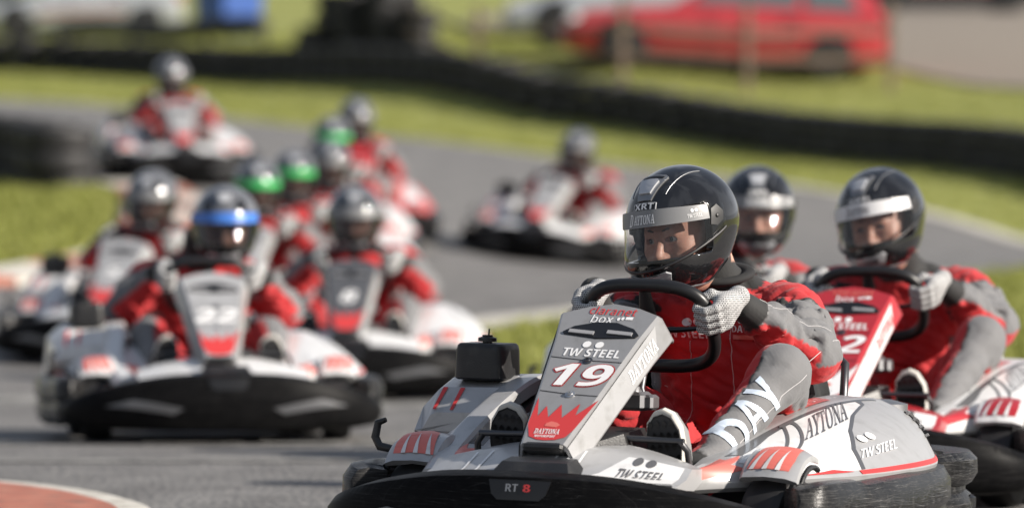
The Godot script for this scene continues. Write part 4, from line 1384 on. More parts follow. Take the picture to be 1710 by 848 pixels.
func hmap(u: float, v: float, off: float) -> Vector3:
	return ray_out(Vector3(u / .140, sin(v), cos(v)).normalized(), off)
func amap(az: float, el: float, off: float) -> Vector3:
	return ray_out(Vector3(sin(az) * cos(el), sin(el), cos(az) * cos(el)), off)
func visor_lo(az: float) -> float:
	return lerpf(-.47, -.06, pow(absf(az) / 1.75, 2.2))
func visor_hi(az: float) -> float:
	return lerpf(.42, .36, pow(absf(az) / 1.75, 2.0))
func band(lo: Callable, hi: Callable, az: float, off: float, na: int, ne: int, thick: float) -> MB:
	var rows := []
	for i in na + 1:
		var a := lerpf(-az, az, float(i) / na)
		var r := PackedVector3Array()
		for j in ne + 1: r.append(amap(a, lerpf(lo.call(a), hi.call(a), float(j) / ne), off))
		if thick > 0.0:
			for j in ne + 1: r.append(amap(a, lerpf(hi.call(a), lo.call(a), float(j) / ne), off - thick))
		rows.append(r)
	var b := MB.new()
	b.loft(rows, thick > 0.0, thick > 0.0)
	return b
func two_tone() -> ArrayMesh:
	return cached("helm_two", func():
		var r := nets(helm_d, Vector3(-.15, -.17, -.20), Vector3(.15, .18, .20), .0042)
		var c := PackedColorArray()
		for p in r.v: c.append(Color(.17, .175, .185) if p.y > .048 - .25 * minf(p.z, 0.0) * -1.0 else Color(.012, .012, .013))
		return nets_mesh(r, c))
func helmet(parent: Node3D, xf: Transform3D, look: Dictionary) -> void:
	var fine: int = look.get("fine", 0)
	var h := Node3D.new()
	h.name = "helmet"
	h.transform = xf
	parent.add_child(h)
	part("shell", cached("helm", func(): return nets_mesh(nets(helm_d, Vector3(-.15, -.17, -.20), Vector3(.15, .18, .20), .0042))) if look.shell != "helmet_two" else two_tone(), M[look.shell], h)
	part("visor", cached("visor", func():
		var b := band(visor_lo, visor_hi, 1.72, .0045, 56, 14, 0.0)
		var m := b.mesh(80)
		return m), M.visor_clear if fine > 0 else M.visor_smoke, h)
	var slo := func(a: float) -> float: return lerpf(.135, .13, absf(a) / 1.4)
	part("visor_strip", cached("strip", func(): return band(slo, visor_hi, 1.28, .0078, 44, 5, .0030).mesh(50)), M[look.strip], h)
	part("visor_frame", cached("visorframe", func():
		var p := PackedVector3Array()
		for i in 41:
			var a := lerpf(-1.72, 1.72, i / 40.0)
			p.append(amap(a, visor_lo(a), .003))
		return MB.new().tube(p, .0042, 6).mesh(70)), M.helmet_trim, h)
	part("base_trim", cached("basetrim", func():
		var p := PackedVector3Array()
		for i in 48:
			var a := TAU * i / 48
			var lo := .02
			var hi := .22
			for k in 20:
				var m := (lo + hi) * .5
				var q := Vector3(sin(a) * m, 0, cos(a) * m)
				q.y = helm_low(q.z)
				if helm_out(q) < -.003: lo = m
				else: hi = m
			var s := Vector3(sin(a) * lo, 0, cos(a) * lo)
			s.y = helm_low(s.z)
			p.append(s)
		return MB.new().tube(p, .0055, 6, true).mesh(70)), M.vent_silver if fine > 0 else M.helmet_trim, h)
	for s in [-1.0, 1.0]:
		part("visor_pivot", cached("pivot%d" % int(s), func():
			var pts := [[s * 1.30, .02], [s * 1.36, .30], [s * 1.52, .36], [s * 1.66, .22], [s * 1.62, .06], [s * 1.46, -.02]]
			if s < 0: pts.reverse()
			return plate(pts, amap, .0046, .0014, .08)), M.helmet_trim, h)
		part("pivot_screw", cached("pscrew%d" % int(s), func():
			var n: Vector3 = amap(s * 1.48, .16, .02) - amap(s * 1.48, .16, .0)
			return MB.new().lathe(PackedVector2Array([Vector2(.005, 0), Vector2(.005, .0015), Vector2(.003, .0025), Vector2(.001, .0025)]), amap(s * 1.48, .16, .0072), n.normalized(), 14).mesh(30)), M.helmet_trim, h)
	# vents
	part("top_vent", cached("vent_a", func(): return plate([[-.019, .60], [.019, .60], [.040, 1.13], [.030, 1.17], [-.030, 1.17], [-.040, 1.13]], hmap, .0004, .0045, .03)), M.vent_silver, h)
	part("vent_slider", cached("vent_b", func(): return plate([[-.015, .72], [.015, .72], [.025, .98], [.020, 1.02], [-.020, 1.02], [-.025, .98]], hmap, .0050, .0045, .03)), M.vent_light, h)
	part("vent_mouth", cached("vent_c", func(): return plate([[-.028, 1.06], [.028, 1.06], [.031, 1.12], [-.031, 1.12]], hmap, .0048, .0012, .03)), M.slot_black, h)
	part("chin_vent", cached("chin_a", func(): return plate([[-.042, -.56], [.042, -.56], [.050, -.62], [.036, -.80], [-.036, -.80], [-.050, -.62]], hmap, .0004, .005, .03)), M.vent_light, h)
	part("chin_grille", cached("chin_b", func(): return plate([[-.030, -.61], [.030, -.61], [.024, -.72], [-.024, -.72]], hmap, .0056, .0014, .03)), M.vent_silver, h)
	if fine > 0:
		part("badge_border", cached("xrt_a", func(): return plate([[-.034, .43], [.034, .43], [.034, .575], [-.034, .575]], hmap, .0006, .0004, .02)), M.ink_white, h)
		part("badge_field", cached("xrt_b", func(): return plate([[-.0315, .44], [.0315, .44], [.0315, .565], [-.0315, .565]], hmap, .0014, .0004, .02)), M.slot_black, h)
		ink("badge_lettering", placed(text_tris("XRT", "Droid Sans"), 0, .503, .055, .108), hmap, .0026, M.ink_white, h, .02)
		var txt: Material = M.ink_white if look.strip == "strip_silver" else M.ink_grey
		ink("strip_lettering", placed(text_tris("D", "Droid Serif"), -.235, .265, .085, .20, .1), amap, .0088, txt, h, .05)
		ink("strip_lettering", placed(text_tris("AYTONA", "Droid Serif"), .045, .262, .42, .150, .1), amap, .0088, txt, h, .05)
		ink("strip_lettering", placed(text_tris("TW STEEL", "Droid Sans", false), .98, .225, .30, .065), amap, .0088, txt, h, .05)
		ink("strip_dot", disc_tris(.94, .315, .032, .030, 12), amap, .0088, txt, h, .05)
		ink("strip_dot", disc_tris(1.02, .315, .032, .030, 12), amap, .0088, txt, h, .05)
		for s in [-1.0, 1.0]:
			part("dome_crease", cached("crease%d" % int(s), func():
				var p := PackedVector3Array()
				for i in 13: p.append(hmap(s * lerpf(.052, .075, i / 12.0), lerpf(.75, 1.75, i / 12.0), .0004))
				return MB.new().tube(p, .0016, 6).mesh(70)), M.vent_silver, h)
	if look.get("patch", false):
		for s in [-1.0, 1.0]:
			part("black_patch", cached("patch%d" % int(s), func(): return plate([[s * .045, .55], [s * .11, .45], [s * .095, .95], [s * .055, 1.0]], hmap, .0004, .0006, .03)), M.helmet_black, h)

# ---------------------------------------------------------------- head, hands, body
func make_head() -> void:
	var b := Bones.new()
	b.add(Vector3(0, .030, -.045), Vector3(0, .034, .0), .088, .084, .03)
	b.add(Vector3(0, -.005, .018), Vector3(0, -.085, .038), .066, .042, .04)
	b.add(Vector3(0, -.03, -.02), Vector3(0, -.085, -.03), .06, .050, .04)
	b.add(Vector3(-.036, .027, .074), Vector3(.036, .027, .074), .0135, .0135, .015)
	b.add(Vector3(0, .020, .083), Vector3(0, -.030, .107), .0075, .0125, .014)
	for s in [-1, 1]:
		b.add(Vector3(s * .011, -.033, .094), Vector3(s * .010, -.034, .098), .0085, .0085, .008)
		b.add(Vector3(s * .042, -.022, .054), Vector3(s * .036, -.034, .060), .026, .024, .03)
		b.add(Vector3(s * .022, .0185, .0845), Vector3(s * .042, .0165, .0775), .0060, .0055, .005)
		b.add(Vector3(s * .022, .0005, .0830), Vector3(s * .041, .0010, .0765), .0050, .0045, .006)
	b.add(Vector3(-.018, -.060, .080), Vector3(.018, -.060, .080), .0085, .0085, .010)
	b.add(Vector3(0, -.095, .062), Vector3(0, -.097, .064), .024, .024, .03)
	var hd := func(p: Vector3) -> float:
		var d := b.d(p)
		return maxf(d, -ell(Vector3(absf(p.x) - .0315, p.y - .0085 + (absf(p.x) - .0315) * .08, p.z - .086), Vector3(.0165, .0070, .0150)))
	meshes.head = nets_mesh(nets(hd, Vector3(-.10, -.15, -.14), Vector3(.10, .13, .14), .0032))
	var e := MB.new()
	e.lathe(PackedVector2Array([Vector2(.0005, -.0118), Vector2(.0075, -.009), Vector2(.0115, -.003), Vector2(.0118, .002), Vector2(.0095, .007), Vector2(.005, .0108), Vector2(.0005, .0119)]), Vector3.ZERO, Vector3(0, 0, 1), 16)
	meshes.eye = e.mesh(80)
	meshes.iris = MB.new().lathe(PackedVector2Array([Vector2(.0056, .0103), Vector2(.0054, .0113), Vector2(.003, .0122), Vector2(.0003, .0125)]), Vector3.ZERO, Vector3(0, 0, 1), 14).mesh(80)
	meshes.lip = MB.new().tube(PackedVector3Array([Vector3(-.022, -.0605, .079), Vector3(-.01, -.0575, .0875), Vector3(0, -.0585, .0890), Vector3(.01, -.0575, .0875), Vector3(.022, -.0605, .079)]), [.002, .0045, .0048, .0045, .002], 8).mesh(70)
func head(parent: Node3D, xf: Transform3D) -> void:
	var h := part("head", meshes.head, M.skin, parent, xf)
	for s in [-1.0, 1.0]:
		part("eye", meshes.eye, M.eye_white, h, Transform3D(Basis(), Vector3(s * .0315, .0085, .0712)))
		part("iris", meshes.iris, M.iris, h, Transform3D(Basis(Vector3.UP, -.12), Vector3(s * .0315, .0088, .0714)))
		part("eyebrow", cached("brow%d" % int(s), func(): return MB.new().tube(PackedVector3Array([Vector3(s * .012, .0300, .0895), Vector3(s * .028, .0350, .0885), Vector3(s * .048, .0310, .0765)]), [.0034, .0036, .0016], 8, false, .8).mesh(70)), M.brow, h)
	part("lips", meshes.lip, M.lip, h)
func make_hand(key: String, xf: Transform3D) -> void:
	var b := Bones.new()
	for i in 4:
		var x := .0335 - i * .0215
		var l: float = [.95, 1.04, 1.0, .86][i]
		b.add(Vector3(x, .008, -.036), Vector3(x, .030 * l, -.020), .0125, .0120, .003)
		b.add(Vector3(x, .030 * l, -.020), Vector3(x * .98, .034 * l, .008), .0118, .0112, .003)
		b.add(Vector3(x * .98, .034 * l, .008), Vector3(x * .96, .012, .029), .0108, .0102, .003)
		b.add(Vector3(x * .96, .012, .029), Vector3(x * .96, -.013, .022), .0102, .0088, .003)
	b.add(Vector3(-.026, .002, -.040), Vector3(.028, .004, -.040), .020, .021, .020)
	b.add(Vector3(-.016, -.022, -.056), Vector3(.018, -.020, -.054), .022, .024, .022)
	b.add(Vector3(0, -.03, -.058), Vector3(0, -.056, -.082), .028, .030, .020)
	b.add(Vector3(.024, -.020, -.044), Vector3(.047, -.022, -.016), .0165, .0135, .012)
	b.add(Vector3(.047, -.022, -.016), Vector3(.042, -.014, .012), .0130, .0120, .004)
	b.add(Vector3(.042, -.014, .012), Vector3(.034, .004, .026), .0118, .0100, .004)
	var r := nets(b.d, Vector3(-.075, -.10, -.13), Vector3(.085, .065, .06), .0031)
	var flip := xf.basis.determinant() < 0.0
	for i in r.v.size():
		r.v[i] = xf * (r.v[i] * .93)
		r.n[i] = (xf.basis * r.n[i]).normalized()
	if flip:
		for i in range(0, r.f.size(), 3):
			var t: int = r.f[i + 1]; r.f[i + 1] = r.f[i + 2]; r.f[i + 2] = t
	meshes[key] = nets_mesh(r)

var body := Bones.new()
var fold_a := noise(41, 1.0, 2)
var fold_b := noise(42, 1.0, 2)
var LS := Vector3(.196, .600, -.290)
var LE := Vector3(.318, .508, -.105)
var RS := Vector3(-.198, .602, -.285)
var RE := Vector3(-.225, .470, -.075)
var LW := Vector3(.212, .612, .058)
var RW := Vector3(-.188, .632, .060)
var LH := Vector3(.11, .19, -.34)
var RH := Vector3(-.11, .19, -.34)
var LK := Vector3(.318, .468, .130)
var LA := Vector3(.235, .245, .455)
var RK := Vector3(-.165, .440, .130)
var RA := Vector3(-.232, .245, .455)
func body_d(p: Vector3) -> float:
	var d := body.d(p)
	if absf(d) < .02: d -= folds(p)
	return d
func folds(p: Vector3) -> float:
	var q := body.near(p)
	var i: int = q[0]
	if i >= 18: return 0.0
	var n := 0.0
	var k := 1.0
	if i < 6:
		n = fold_a.get_noise_3d(p.x * 7.0, p.y * 15.0 + p.x * 6.0, p.z * 6.0)
	else:
		var ax := body.ba[i].normalized()
		var al := p.dot(ax)
		var o := p - ax * al
		var sk := o.x * 6.0 + o.z * 4.0
		if i < 12: n = fold_a.get_noise_3d(al * 15.0 + sk * 1.6, o.x * 9.0 + o.y * 6.0, o.z * 9.0 - al * 3.0)
		else: n = fold_a.get_noise_3d(al * 9.0 + sk * 1.5, o.x * 8.0 + o.y * 5.0, o.z * 8.0)
		k = 1.7 if i < 12 else .7
		var tt: float = q[1]
		if i in [6, 9]: k *= .25 + .75 * clampf(tt * 1.4, 0.0, 1.0)
		if i in [7, 10, 13, 16]: k *= clampf((1.0 - tt) * 4.0, .25, 1.0)
		if i in [8, 11, 14, 17]: k *= clampf(tt * 5.0, .25, 1.0)
	var m := fold_b.get_noise_3d(p.x * 24.0, p.y * 26.0, p.z * 22.0)
	return (pow(absf(n) * 2.2, .75) - .55) * .0105 * k + m * .0022
func make_body(key: String) -> void:
	body = Bones.new()
	var b := body
	# trunk 0..5
	b.add(Vector3(-.085, .165, -.41), Vector3(.085, .165, -.41), .120, .120, .05)
	b.add(Vector3(0, .19, -.42), Vector3(0, .46, -.385), .145, .135, .06)
	b.add(Vector3(-.085, .34, -.415), Vector3(-.095, .50, -.375), .100, .105, .06)
	b.add(Vector3(.085, .34, -.415), Vector3(.095, .50, -.375), .100, .105, .06)
	b.add(Vector3(-.12, .590, -.325), Vector3(.12, .590, -.325), .085, .085, .07)
	b.add(Vector3(0, .45, -.38), Vector3(0, .60, -.33), .130, .110, .06)
	# arms 6..11
	b.add(LS, LS.lerp(LE, .5), .076, .070, .045)
	b.add(LS.lerp(LE, .5), LE, .070, .062, .03)
	b.add(LE, LE.lerp(LW, .78), .061, .046, .035)
	b.add(RS, RS.lerp(RE, .5), .076, .070, .045)
	b.add(RS.lerp(RE, .5), RE, .070, .062, .03)
	b.add(RE, RE.lerp(RW, .78), .061, .046, .035)
	# legs 12..17
	b.add(LH, LH.lerp(LK, .5), .104, .092, .05)
	b.add(LH.lerp(LK, .5), LK, .090, .066, .04)
	b.add(LK, LA, .062, .040, .04)
	b.add(RH, RH.lerp(RK, .5), .104, .092, .05)
	b.add(RH.lerp(RK, .5), RK, .090, .066, .04)
	b.add(RK, RA, .062, .040, .04)
	# neck 18, cuffs 19, 20, ankles 21, 22
	b.add(Vector3(0, .645, -.295), Vector3(-.008, .76, -.205), .066, .060, .03)
	b.add(LE.lerp(LW, .74), LW + (LW - LE).normalized() * .02, .040, .036, .010)
	b.add(RE.lerp(RW, .74), RW + (RW - RE).normalized() * .02, .040, .036, .010)
	b.add(LA, Vector3(.222, .18, .50), .044, .040, .02)
	b.add(RA, Vector3(-.222, .18, .50), .044, .040, .02)
	var r := nets(body_d, Vector3(-.47, .0, -.60), Vector3(.47, .80, .58), .0078)
	smooth_normals(r)
	var col := PackedColorArray(); col.resize(r.v.size())
	var red := Color(.44, .018, .022)
	var gry := Color(.150, .150, .153)
	var blk := Color(.016, .016, .017)
	var skin := Color(.50, .29, .215)
	for k in r.v.size():
		var p: Vector3 = r.v[k]
		var q := body.near(p)
		var i: int = q[0]
		var t: float = q[1]
		var w: Vector3 = q[2].normalized()
		var sd := signf(p.x)
		var c := red
		if i < 6:
			if absf(p.x) > .145 and p.y < .47 and p.y > .14: c = gry
			if p.y > .655 and Vector2(p.x, p.z + .29).length() < .12: c = blk
		elif i in [6, 7, 9, 10]:
			var A := LS if sd > 0 else RS
			var E := LE if sd > 0 else RE
			var u := clampf((p - A).dot(E - A) / (E - A).length_squared(), -.3, 1.2)
			var g := (p - A - (E - A) * u).normalized()
			if u > .30:
				var e := g.dot(Vector3(sd * .25, .85, .35).normalized())
				c = gry if e > .0 else red
				if u < .34: c = blk
			elif u > .16 and g.z > .25 and g.y < .8: c = blk
		elif i in [8, 11]:
			var e2 := w.y - .02 + .2 * t
			c = gry if e2 > 0.0 else red
		elif i in [12, 15]:
			c = gry if w.dot(Vector3(sd, .1, 0)) > .62 else red
		elif i in [13, 16]:
			c = gry if (t > .45 and w.dot(Vector3(sd * .80, .35, .45).normalized()) > .42 - .4 * (t - .5)) else red
		elif i in [14, 17]:
			var e3 := w.dot(Vector3(sd * .85, .25, .45).normalized()) - .22
			c = gry if e3 > 0.0 else red
			if absf(e3) < .05: c = blk
			if t > .97: c = blk
		elif i == 18: c = skin if (p.y > .722 and p.z < -.235) else blk
		else: c = blk
		col[k] = c
	meshes[key] = nets_mesh(r, col)
func make_limbs() -> void:
	# hands on the rim
	var la := .16
	var ra := PI - .14
	var tl := .40
	make_hand("hand_l", Transform3D(Basis(WU, WN * cos(tl) + Vector3(1, 0, 0) * sin(tl), Vector3(-1, 0, 0) * cos(tl) + WN * sin(tl)), rim_at(la)))
	var tr0 := .85
	make_hand("hand_r", Transform3D(Basis(WU, WN * cos(tr0) - Vector3(1, 0, 0) * sin(tr0), Vector3(1, 0, 0) * cos(tr0) + WN * sin(tr0)), rim_at(ra)))
	# shoes, sole to the front
	for s in [1.0, -1.0]:
		var o := Vector3(s * .216, .118, .548)
		var up := Vector3(-s * .03, .268, .045).normalized()
		var n := Vector3(0, -up.z, up.y).normalized()
		var x := up.cross(n).normalized()
		if x.x < 0: x = -x
		var outline := [[0.0, .0], [.022, -.002], [.032, .012], [.035, .05], [.033, .10], [.040, .15], [.048, .195], [.046, .235], [.030, .268], [.008, .280], [-.016, .274], [-.036, .250], [-.043, .21], [-.041, .16], [-.034, .10], [-.034, .05], [-.031, .012], [-.022, -.002]]
		var ring := func(k: float, off: float, dy: float) -> PackedVector3Array:
			var rr := PackedVector3Array()
			for q in outline: rr.append(o + x * (q[0] * k * s) + up * (.14 + (q[1] - .14) * k + dy) + n * off)
			return rr
		meshes["sole%d" % int(s)] = MB.new().loft([ring.call(.90, .003, 0.0), ring.call(.93, .006, 0.0), ring.call(.93, -.004, 0.0)]).mesh(30)
		meshes["solerim%d" % int(s)] = MB.new().loft([ring.call(.95, .002, 0.0), ring.call(1.0, -.002, 0.0), ring.call(1.01, -.018, 0.0), ring.call(.96, -.022, 0.0)]).mesh(40)
		meshes["shoe%d" % int(s)] = MB.new().loft([ring.call(.97, -.018, 0.0), ring.call(.98, -.035, -.002), ring.call(.90, -.060, -.010), ring.call(.66, -.085, -.035), ring.call(.42, -.105, -.06)]).mesh(60)
		var tr := MB.new()
		for i in 9:
			for j in 4:
				var cy := .03 + i * .027
				var cx := -.026 + j * .0175 + (.008 if i % 2 else 0.0)
				var c: Vector3 = o + x * (cx * s) + up * cy + n * .0055
				tr.quad(c + x * .007, c + up * .010 + n * .002, c - x * .007, c - up * .010)
		meshes["tread%d" % int(s)] = tr.mesh(10)

# letters laid on the suit along a direction
func on_suit(o: Vector3, eu: Vector3, ev: Vector3) -> Callable:
	var n := eu.cross(ev).normalized()
	return func(u: float, v: float, off: float) -> Vector3:
		var p := o + eu * u + ev * v + n * .10
		for i in 14:
			var d := body_d(p)
			p -= n * (d - off) * .85
			if absf(d - off) < .0004: break
		return p
func rider(xf: Transform3D, label: String, look: Dictionary) -> void:
	var fine: int = look.get("fine", 0)
	var t := thing("person", label, "person", xf, "")
	var suit := part("body", meshes.body if fine > 0 else meshes.body_pack, M.suit, t)
	part("glove", meshes.hand_l, M.glove, t)
	part("glove", meshes.hand_r, M.glove, t)
	for s in [1, -1]:
		var sh := part("shoe", meshes["shoe%d" % s], M.shoe, t)
		part("sole", meshes["sole%d" % s], M.sole, sh)
		part("sole_rim", meshes["solerim%d" % s], M.sole_rim, sh)
		part("tread", meshes["tread%d" % s], M.slot_black, sh)
	var hb := Basis(Vector3.UP, look.get("yaw", 0.0)) * Basis(Vector3(0, 0, 1), look.get("roll", 0.0)) * Basis(Vector3.RIGHT, look.get("pitch", .1))
	var hx := Transform3D(hb, look.get("at", Vector3(-.02, .805, -.12)))
	helmet(t, hx, look)
	head(t, Transform3D(hb, hx.origin + hb * Vector3(0, -.028, -.006)))
	if fine > 1:
		# reflective letters down the left leg
		var ax := (LK - LA).normalized()
		var side := Vector3(.80, .22, .56).normalized()
		leg_letters(suit, LA.lerp(LK, .60), ax, side)
		# chest print
		var cmap := on_suit(Vector3(.095, .560, -.30), Vector3(1, 0, 0).rotated(Vector3.UP, .25), Vector3(0, 1, 0))
		ink("chest_print", placed(text_tris("DAYTONA", "Droid Sans"), 0, 0, .095, .017), cmap, .0022, M.ink_white, suit, .012)
		ink("chest_print", poly_tris([[-.03, .014], [.034, .014], [.040, .024], [.02, .030], [-.02, .030], [-.036, .022]]), cmap, .0022, M.ink_white, suit, .012)
		ink("chest_print", poly_tris([[-.044, -.026], [.044, -.026], [.044, -.015], [-.044, -.015]]), cmap, .0022, M.ink_coral, suit, .012)
		var cm2 := on_suit(Vector3(-.055, .545, -.27), Vector3(1, 0, 0), Vector3(0, 1, 0))
		ink("chest_print", placed(text_tris("TW STEEL", "Droid Sans"), 0, 0, .135, .022), cm2, .0022, M.ink_white, suit, .012)
		ink("chest_print", disc_tris(.005, .028, .013, .010), cm2, .0022, M.ink_white, suit, .012)
		ink("chest_print", disc_tris(.035, .028, .013, .010), cm2, .0022, M.ink_white, suit, .012)
		# pale stitching
		for q in [[LE, LW, Vector3(.1, .9, .4)], [LK, LA, Vector3(.95, .1, .1)], [LH, LK, Vector3(-.2, .7, .6)], [LH, LK, Vector3(.45, .6, .6)], [Vector3(.06, .60, -.33), Vector3(.07, .20, -.42), Vector3(0, 0, 1)], [Vector3(.135, .58, -.33), Vector3(.12, .22, -.42), Vector3(.2, 0, 1)], [Vector3(-.04, .60, -.33), Vector3(-.05, .20, -.42), Vector3(0, 0, 1)]]:
			stitch(suit, q[0], q[1], q[2])
		# collar strap
		part("collar", MB.new().tube(collar_path(), .018, 8, true, .62).mesh(70), M.cuff, suit)
func collar_path() -> PackedVector3Array:
	var p := PackedVector3Array()
	for i in 24:
		var a := TAU * i / 24
		p.append(Vector3(sin(a) * .092 - .004, .690 + .020 * cos(a) * -1.0, -.262 + cos(a) * .082))
	return p
func stitch(suit: Node, a: Vector3, b: Vector3, n: Vector3) -> void:
	var ax := (b - a).normalized()
	var nn := (n - ax * n.dot(ax)).normalized()
	var p := PackedVector3Array()
	for i in 41:
		var q := a.lerp(b, i / 40.0) + nn * .16
		for k in 12:
			var d := body_d(q)
			q -= nn * (d - .0008) * .85
		p.append(q)
	part("stitching", MB.new().tube(p, .0008, 4).mesh(80), M.thread, suit)
func leg_letters(suit: Node, o: Vector3, ax: Vector3, side: Vector3) -> void:
	var n := (side - ax * side.dot(ax)).normalized()
	var ev := n.cross(ax).normalized()
	var map := on_suit(o, ax, ev)
	ink("leg_lettering", placed(text_tris("D", "Droid Sans"), -.115, 0, .072, .098), map, .0022, M.reflective, suit, .010)
	ink("leg_lettering", placed(text_tris("A", "Droid Sans"), -.034, .008, .066, .080), map, .0022, M.reflective, suit, .010)
	ink("leg_lettering", placed(text_tris("Y", "Droid Sans"), .036, .008, .066, .082), map, .0022, M.reflective, suit, .010)

# ---------------------------------------------------------------- the race
func at(x: float, d: float, yaw_deg: float, roll_deg := 0.0) -> Transform3D:
	var b := Basis(Vector3.UP, -deg_to_rad(yaw_deg))
	var f := b * Vector3(0, 0, 1)
	var s := b * Vector3(1, 0, 0)
	var p := on(x, d)
	var hf := hgt(p.x + f.x * .7, p.z + f.z * .7) - hgt(p.x - f.x * .7, p.z - f.z * .7)
	var hs := hgt(p.x + s.x * .5, p.z + s.z * .5) - hgt(p.x - s.x * .5, p.z - s.z * .5)
	var nf := (f + Vector3(0, hf / 1.4, 0)).normalized()
	var ns := (s + Vector3(0, hs, 0)).normalized()
	var up := nf.cross(ns).normalized()
	ns = up.cross(nf).normalized()
	return Transform3D(Basis(ns, up, nf) * Basis(Vector3(0, 0, 1), deg_to_rad(roll_deg)), p)
func race() -> void:
	make_head()
	var fl := [LE, RE, LK, RK]
	LE = Vector3(.315, .480, -.09); RE = Vector3(-.315, .480, -.09)
	LK = Vector3(.225, .385, .14); RK = Vector3(-.225, .385, .14)
	make_body("body_pack")
	LE = fl[0]; RE = fl[1]; LK = fl[2]; RK = fl[3]
	make_body("body")
	make_limbs()
	var grey := {"nose": "panel_light", "side": "panel_light", "pod": "panel_white", "deck": "panel_white", "flame": "ink_coral", "crown": "ink_red", "shell": "helmet_two", "strip": "strip_silver", "patch": true}
	var pack := [
		[.382, 13.70, 22.0, -1.5, {"fine": 2, "number": "19", "nose": "panel_silver", "side": "panel_light", "pod": "panel_light", "deck": "panel_light", "shell": "helmet_black", "patch": false, "yaw": -.29, "pitch": .13, "roll": .13, "at": Vector3(-.042, .803, -.12)},
			"grey kart numbered 19 with white side pod and scuffed black guards", "person in black helmet with silver visor strip gripping the wheel of kart 19"],
		[1.10, 16.75, 15.0, 0.0, {"fine": 1, "number": "12", "nose": "panel_red", "side": "panel_white", "pod": "panel_white", "deck": "panel_red", "flame": "panel_red", "crown": "ink_white", "strip": "strip_white", "shell": "helmet_black", "patch": false, "yaw": -.23, "pitch": .10, "roll": .18, "at": Vector3(-.035, .82, -.12)},
			"red kart numbered 12 with white edged nose following kart 19", "person in black helmet with white visor strip driving the red kart 12"],
		[.72, 19.15, 8.0, 0.0, {"fine": 1, "number": "7", "shell": "helmet_black", "patch": false, "yaw": .10, "pitch": .06, "at": Vector3(.10, .845, -.12)},
			"grey kart running between the karts 19 and 12 and mostly hidden by them", "person in black helmet looking straight ahead from behind the driver of kart 19"],
		[-1.165, 21.5, -8.0, 0.0, {"number": "22", "nose": "panel_light", "strip": "strip_blue", "yaw": -.12, "pitch": .08, "at": Vector3(.085, .805, -.12)},
			"silver kart driven by the rider with the blue visor strip", "person in silver helmet with blue visor strip driving a silver kart"],
		[-.72, 26.3, 1.0, 0.0, {"number": "8", "nose": "panel_grey", "yaw": .0},
			"kart with a dark grey nose following the blue visor driver", "person in silver helmet hunched behind the dark grey kart nose"],
		[-1.87, 28.7, 11.0, 0.0, {"number": "5", "nose": "panel_light", "yaw": -.05},
			"silver kart beside the grass bend with its tyre wall", "person in silver helmet driving past the red and white kerb"],
		[-1.425, 31.1, 2.0, 0.0, {"strip": "strip_green", "yaw": .12},
			"grey kart of the foremost driver with a green visor strip", "person with green visor strip, foremost of the three green strips"],
		[-1.335, 33.4, 2.0, 0.0, {"strip": "strip_green", "yaw": .05},
			"grey kart of the middle driver with a green visor strip", "person with green visor strip, second of the three green strips"],
		[-1.20, 35.65, 0.0, 0.0, {"strip": "strip_silver", "yaw": .05},
			"grey kart between the middle and the last green visor drivers", "person in plain silver helmet between the middle and last green visor drivers"],
		[-1.28, 38.2, -2.0, 0.0, {"strip": "strip_green", "yaw": .0},
			"grey kart of the hindmost driver with a green visor strip", "person with green visor strip, hindmost of the three green strips"],
		[-1.20, 40.9, -6.0, 0.0, {"nose": "panel_red", "side": "panel_white", "pod": "panel_pale_red", "deck": "panel_red", "flame": "panel_red", "crown": "ink_white", "yaw": .0},
			"red kart with pale red side pods at the tail of the close pack", "person in red suit driving the red kart at the tail of the close pack"],
		[.37, 41.4, 16.0, 0.0, {"nose": "panel_light", "yaw": .0},
			"pale kart running alone in the middle of the open track", "person in silver helmet alone in the middle of the open track"],
		[-2.70, 45.2, -10.0, 0.0, {"yaw": .0},
			"last kart of the field, up the hill in front of the long tyre wall", "person driving the last kart up the hill before the long tyre wall"],
	]
	for q in pack:
		var look := grey.duplicate()
		look.merge(q[4], true)
		var xf := at(q[0], q[1], q[2], q[3])
		kart(xf, q[5], look)
		rider(xf, q[6], look)

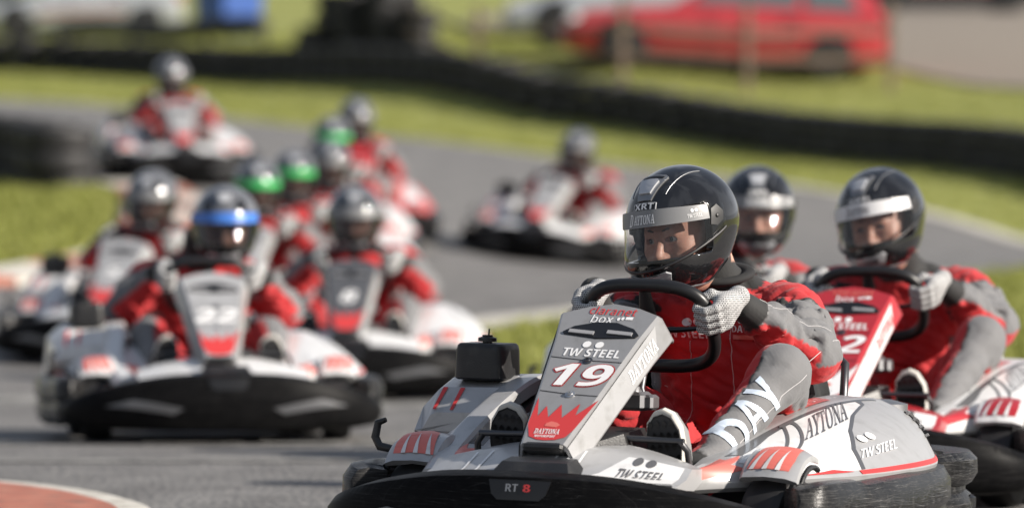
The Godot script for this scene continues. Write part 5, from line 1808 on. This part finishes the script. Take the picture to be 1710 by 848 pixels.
func _ready() -> void:
	# camera: long lens held low beside the track
	var cam := Camera3D.new()
	cam.name = "camera"
	cam.fov = rad_to_deg(2.0 * atan(424.0 / 9450.0))
	cam.near = 0.5
	cam.far = 900.0
	cam.position = Vector3(0, .85, 0)
	cam.rotation = Vector3(-atan(74.0 / 9450.0), 0, 0)
	var ca := CameraAttributesPhysical.new()
	ca.frustum_focal_length = 267.5
	ca.frustum_focus_distance = 13.55
	ca.exposure_aperture = 4.05
	ca.frustum_far = 900.0
	ca.frustum_near = 0.5
	cam.attributes = ca
	add_child(cam)
	cam.fov = rad_to_deg(2.0 * atan(424.0 / 9450.0))
	var env := Environment.new()
	env.background_mode = Environment.BG_SKY
	env.tonemap_mode = Environment.TONE_MAPPER_LINEAR
	env.tonemap_exposure = 1.58
	env.sdfgi_enabled = true
	env.ssao_enabled = true
	env.ssil_enabled = true
	var sm := ProceduralSkyMaterial.new()
	sm.sky_top_color = Color(.46, .53, .64)
	sm.sky_horizon_color = Color(.88, .89, .90)
	sm.sky_curve = 0.25
	sm.ground_bottom_color = Color(.25, .25, .22)
	sm.ground_horizon_color = Color(.6, .6, .58)
	sm.sky_energy_multiplier = 0.72
	var cl := noise(51, 0.012, 5).get_seamless_image(512, 256)
	var cov := Image.create(512, 256, false, Image.FORMAT_RGBA8)
	for y in 256:
		for x in 512:
			var c := smoothstep(.48, .72, cl.get_pixel(x, y).r) * (1.0 if y < 122 else 0.0)
			cov.set_pixel(x, y, Color(.85, .86, .88, c))
	sm.sky_cover = ImageTexture.create_from_image(cov)
	sm.sky_cover_modulate = Color(.8, .8, .8, .55)
	var sky := Sky.new()
	sky.sky_material = sm
	env.sky = sky
	var we := WorldEnvironment.new()
	we.environment = env
	add_child(we)
	var sun := DirectionalLight3D.new()
	sun.name = "sun"
	sun.light_energy = 1.6
	sun.light_angular_distance = 0.55
	sun.light_color = Color(1.0, .965, .92)
	sun.shadow_enabled = true
	add_child(sun)
	sun.look_at_from_position(Vector3(.84, .43, .33) * 50.0, Vector3.ZERO)
	make_materials()
	ground()
	background()
	race()
	grass()
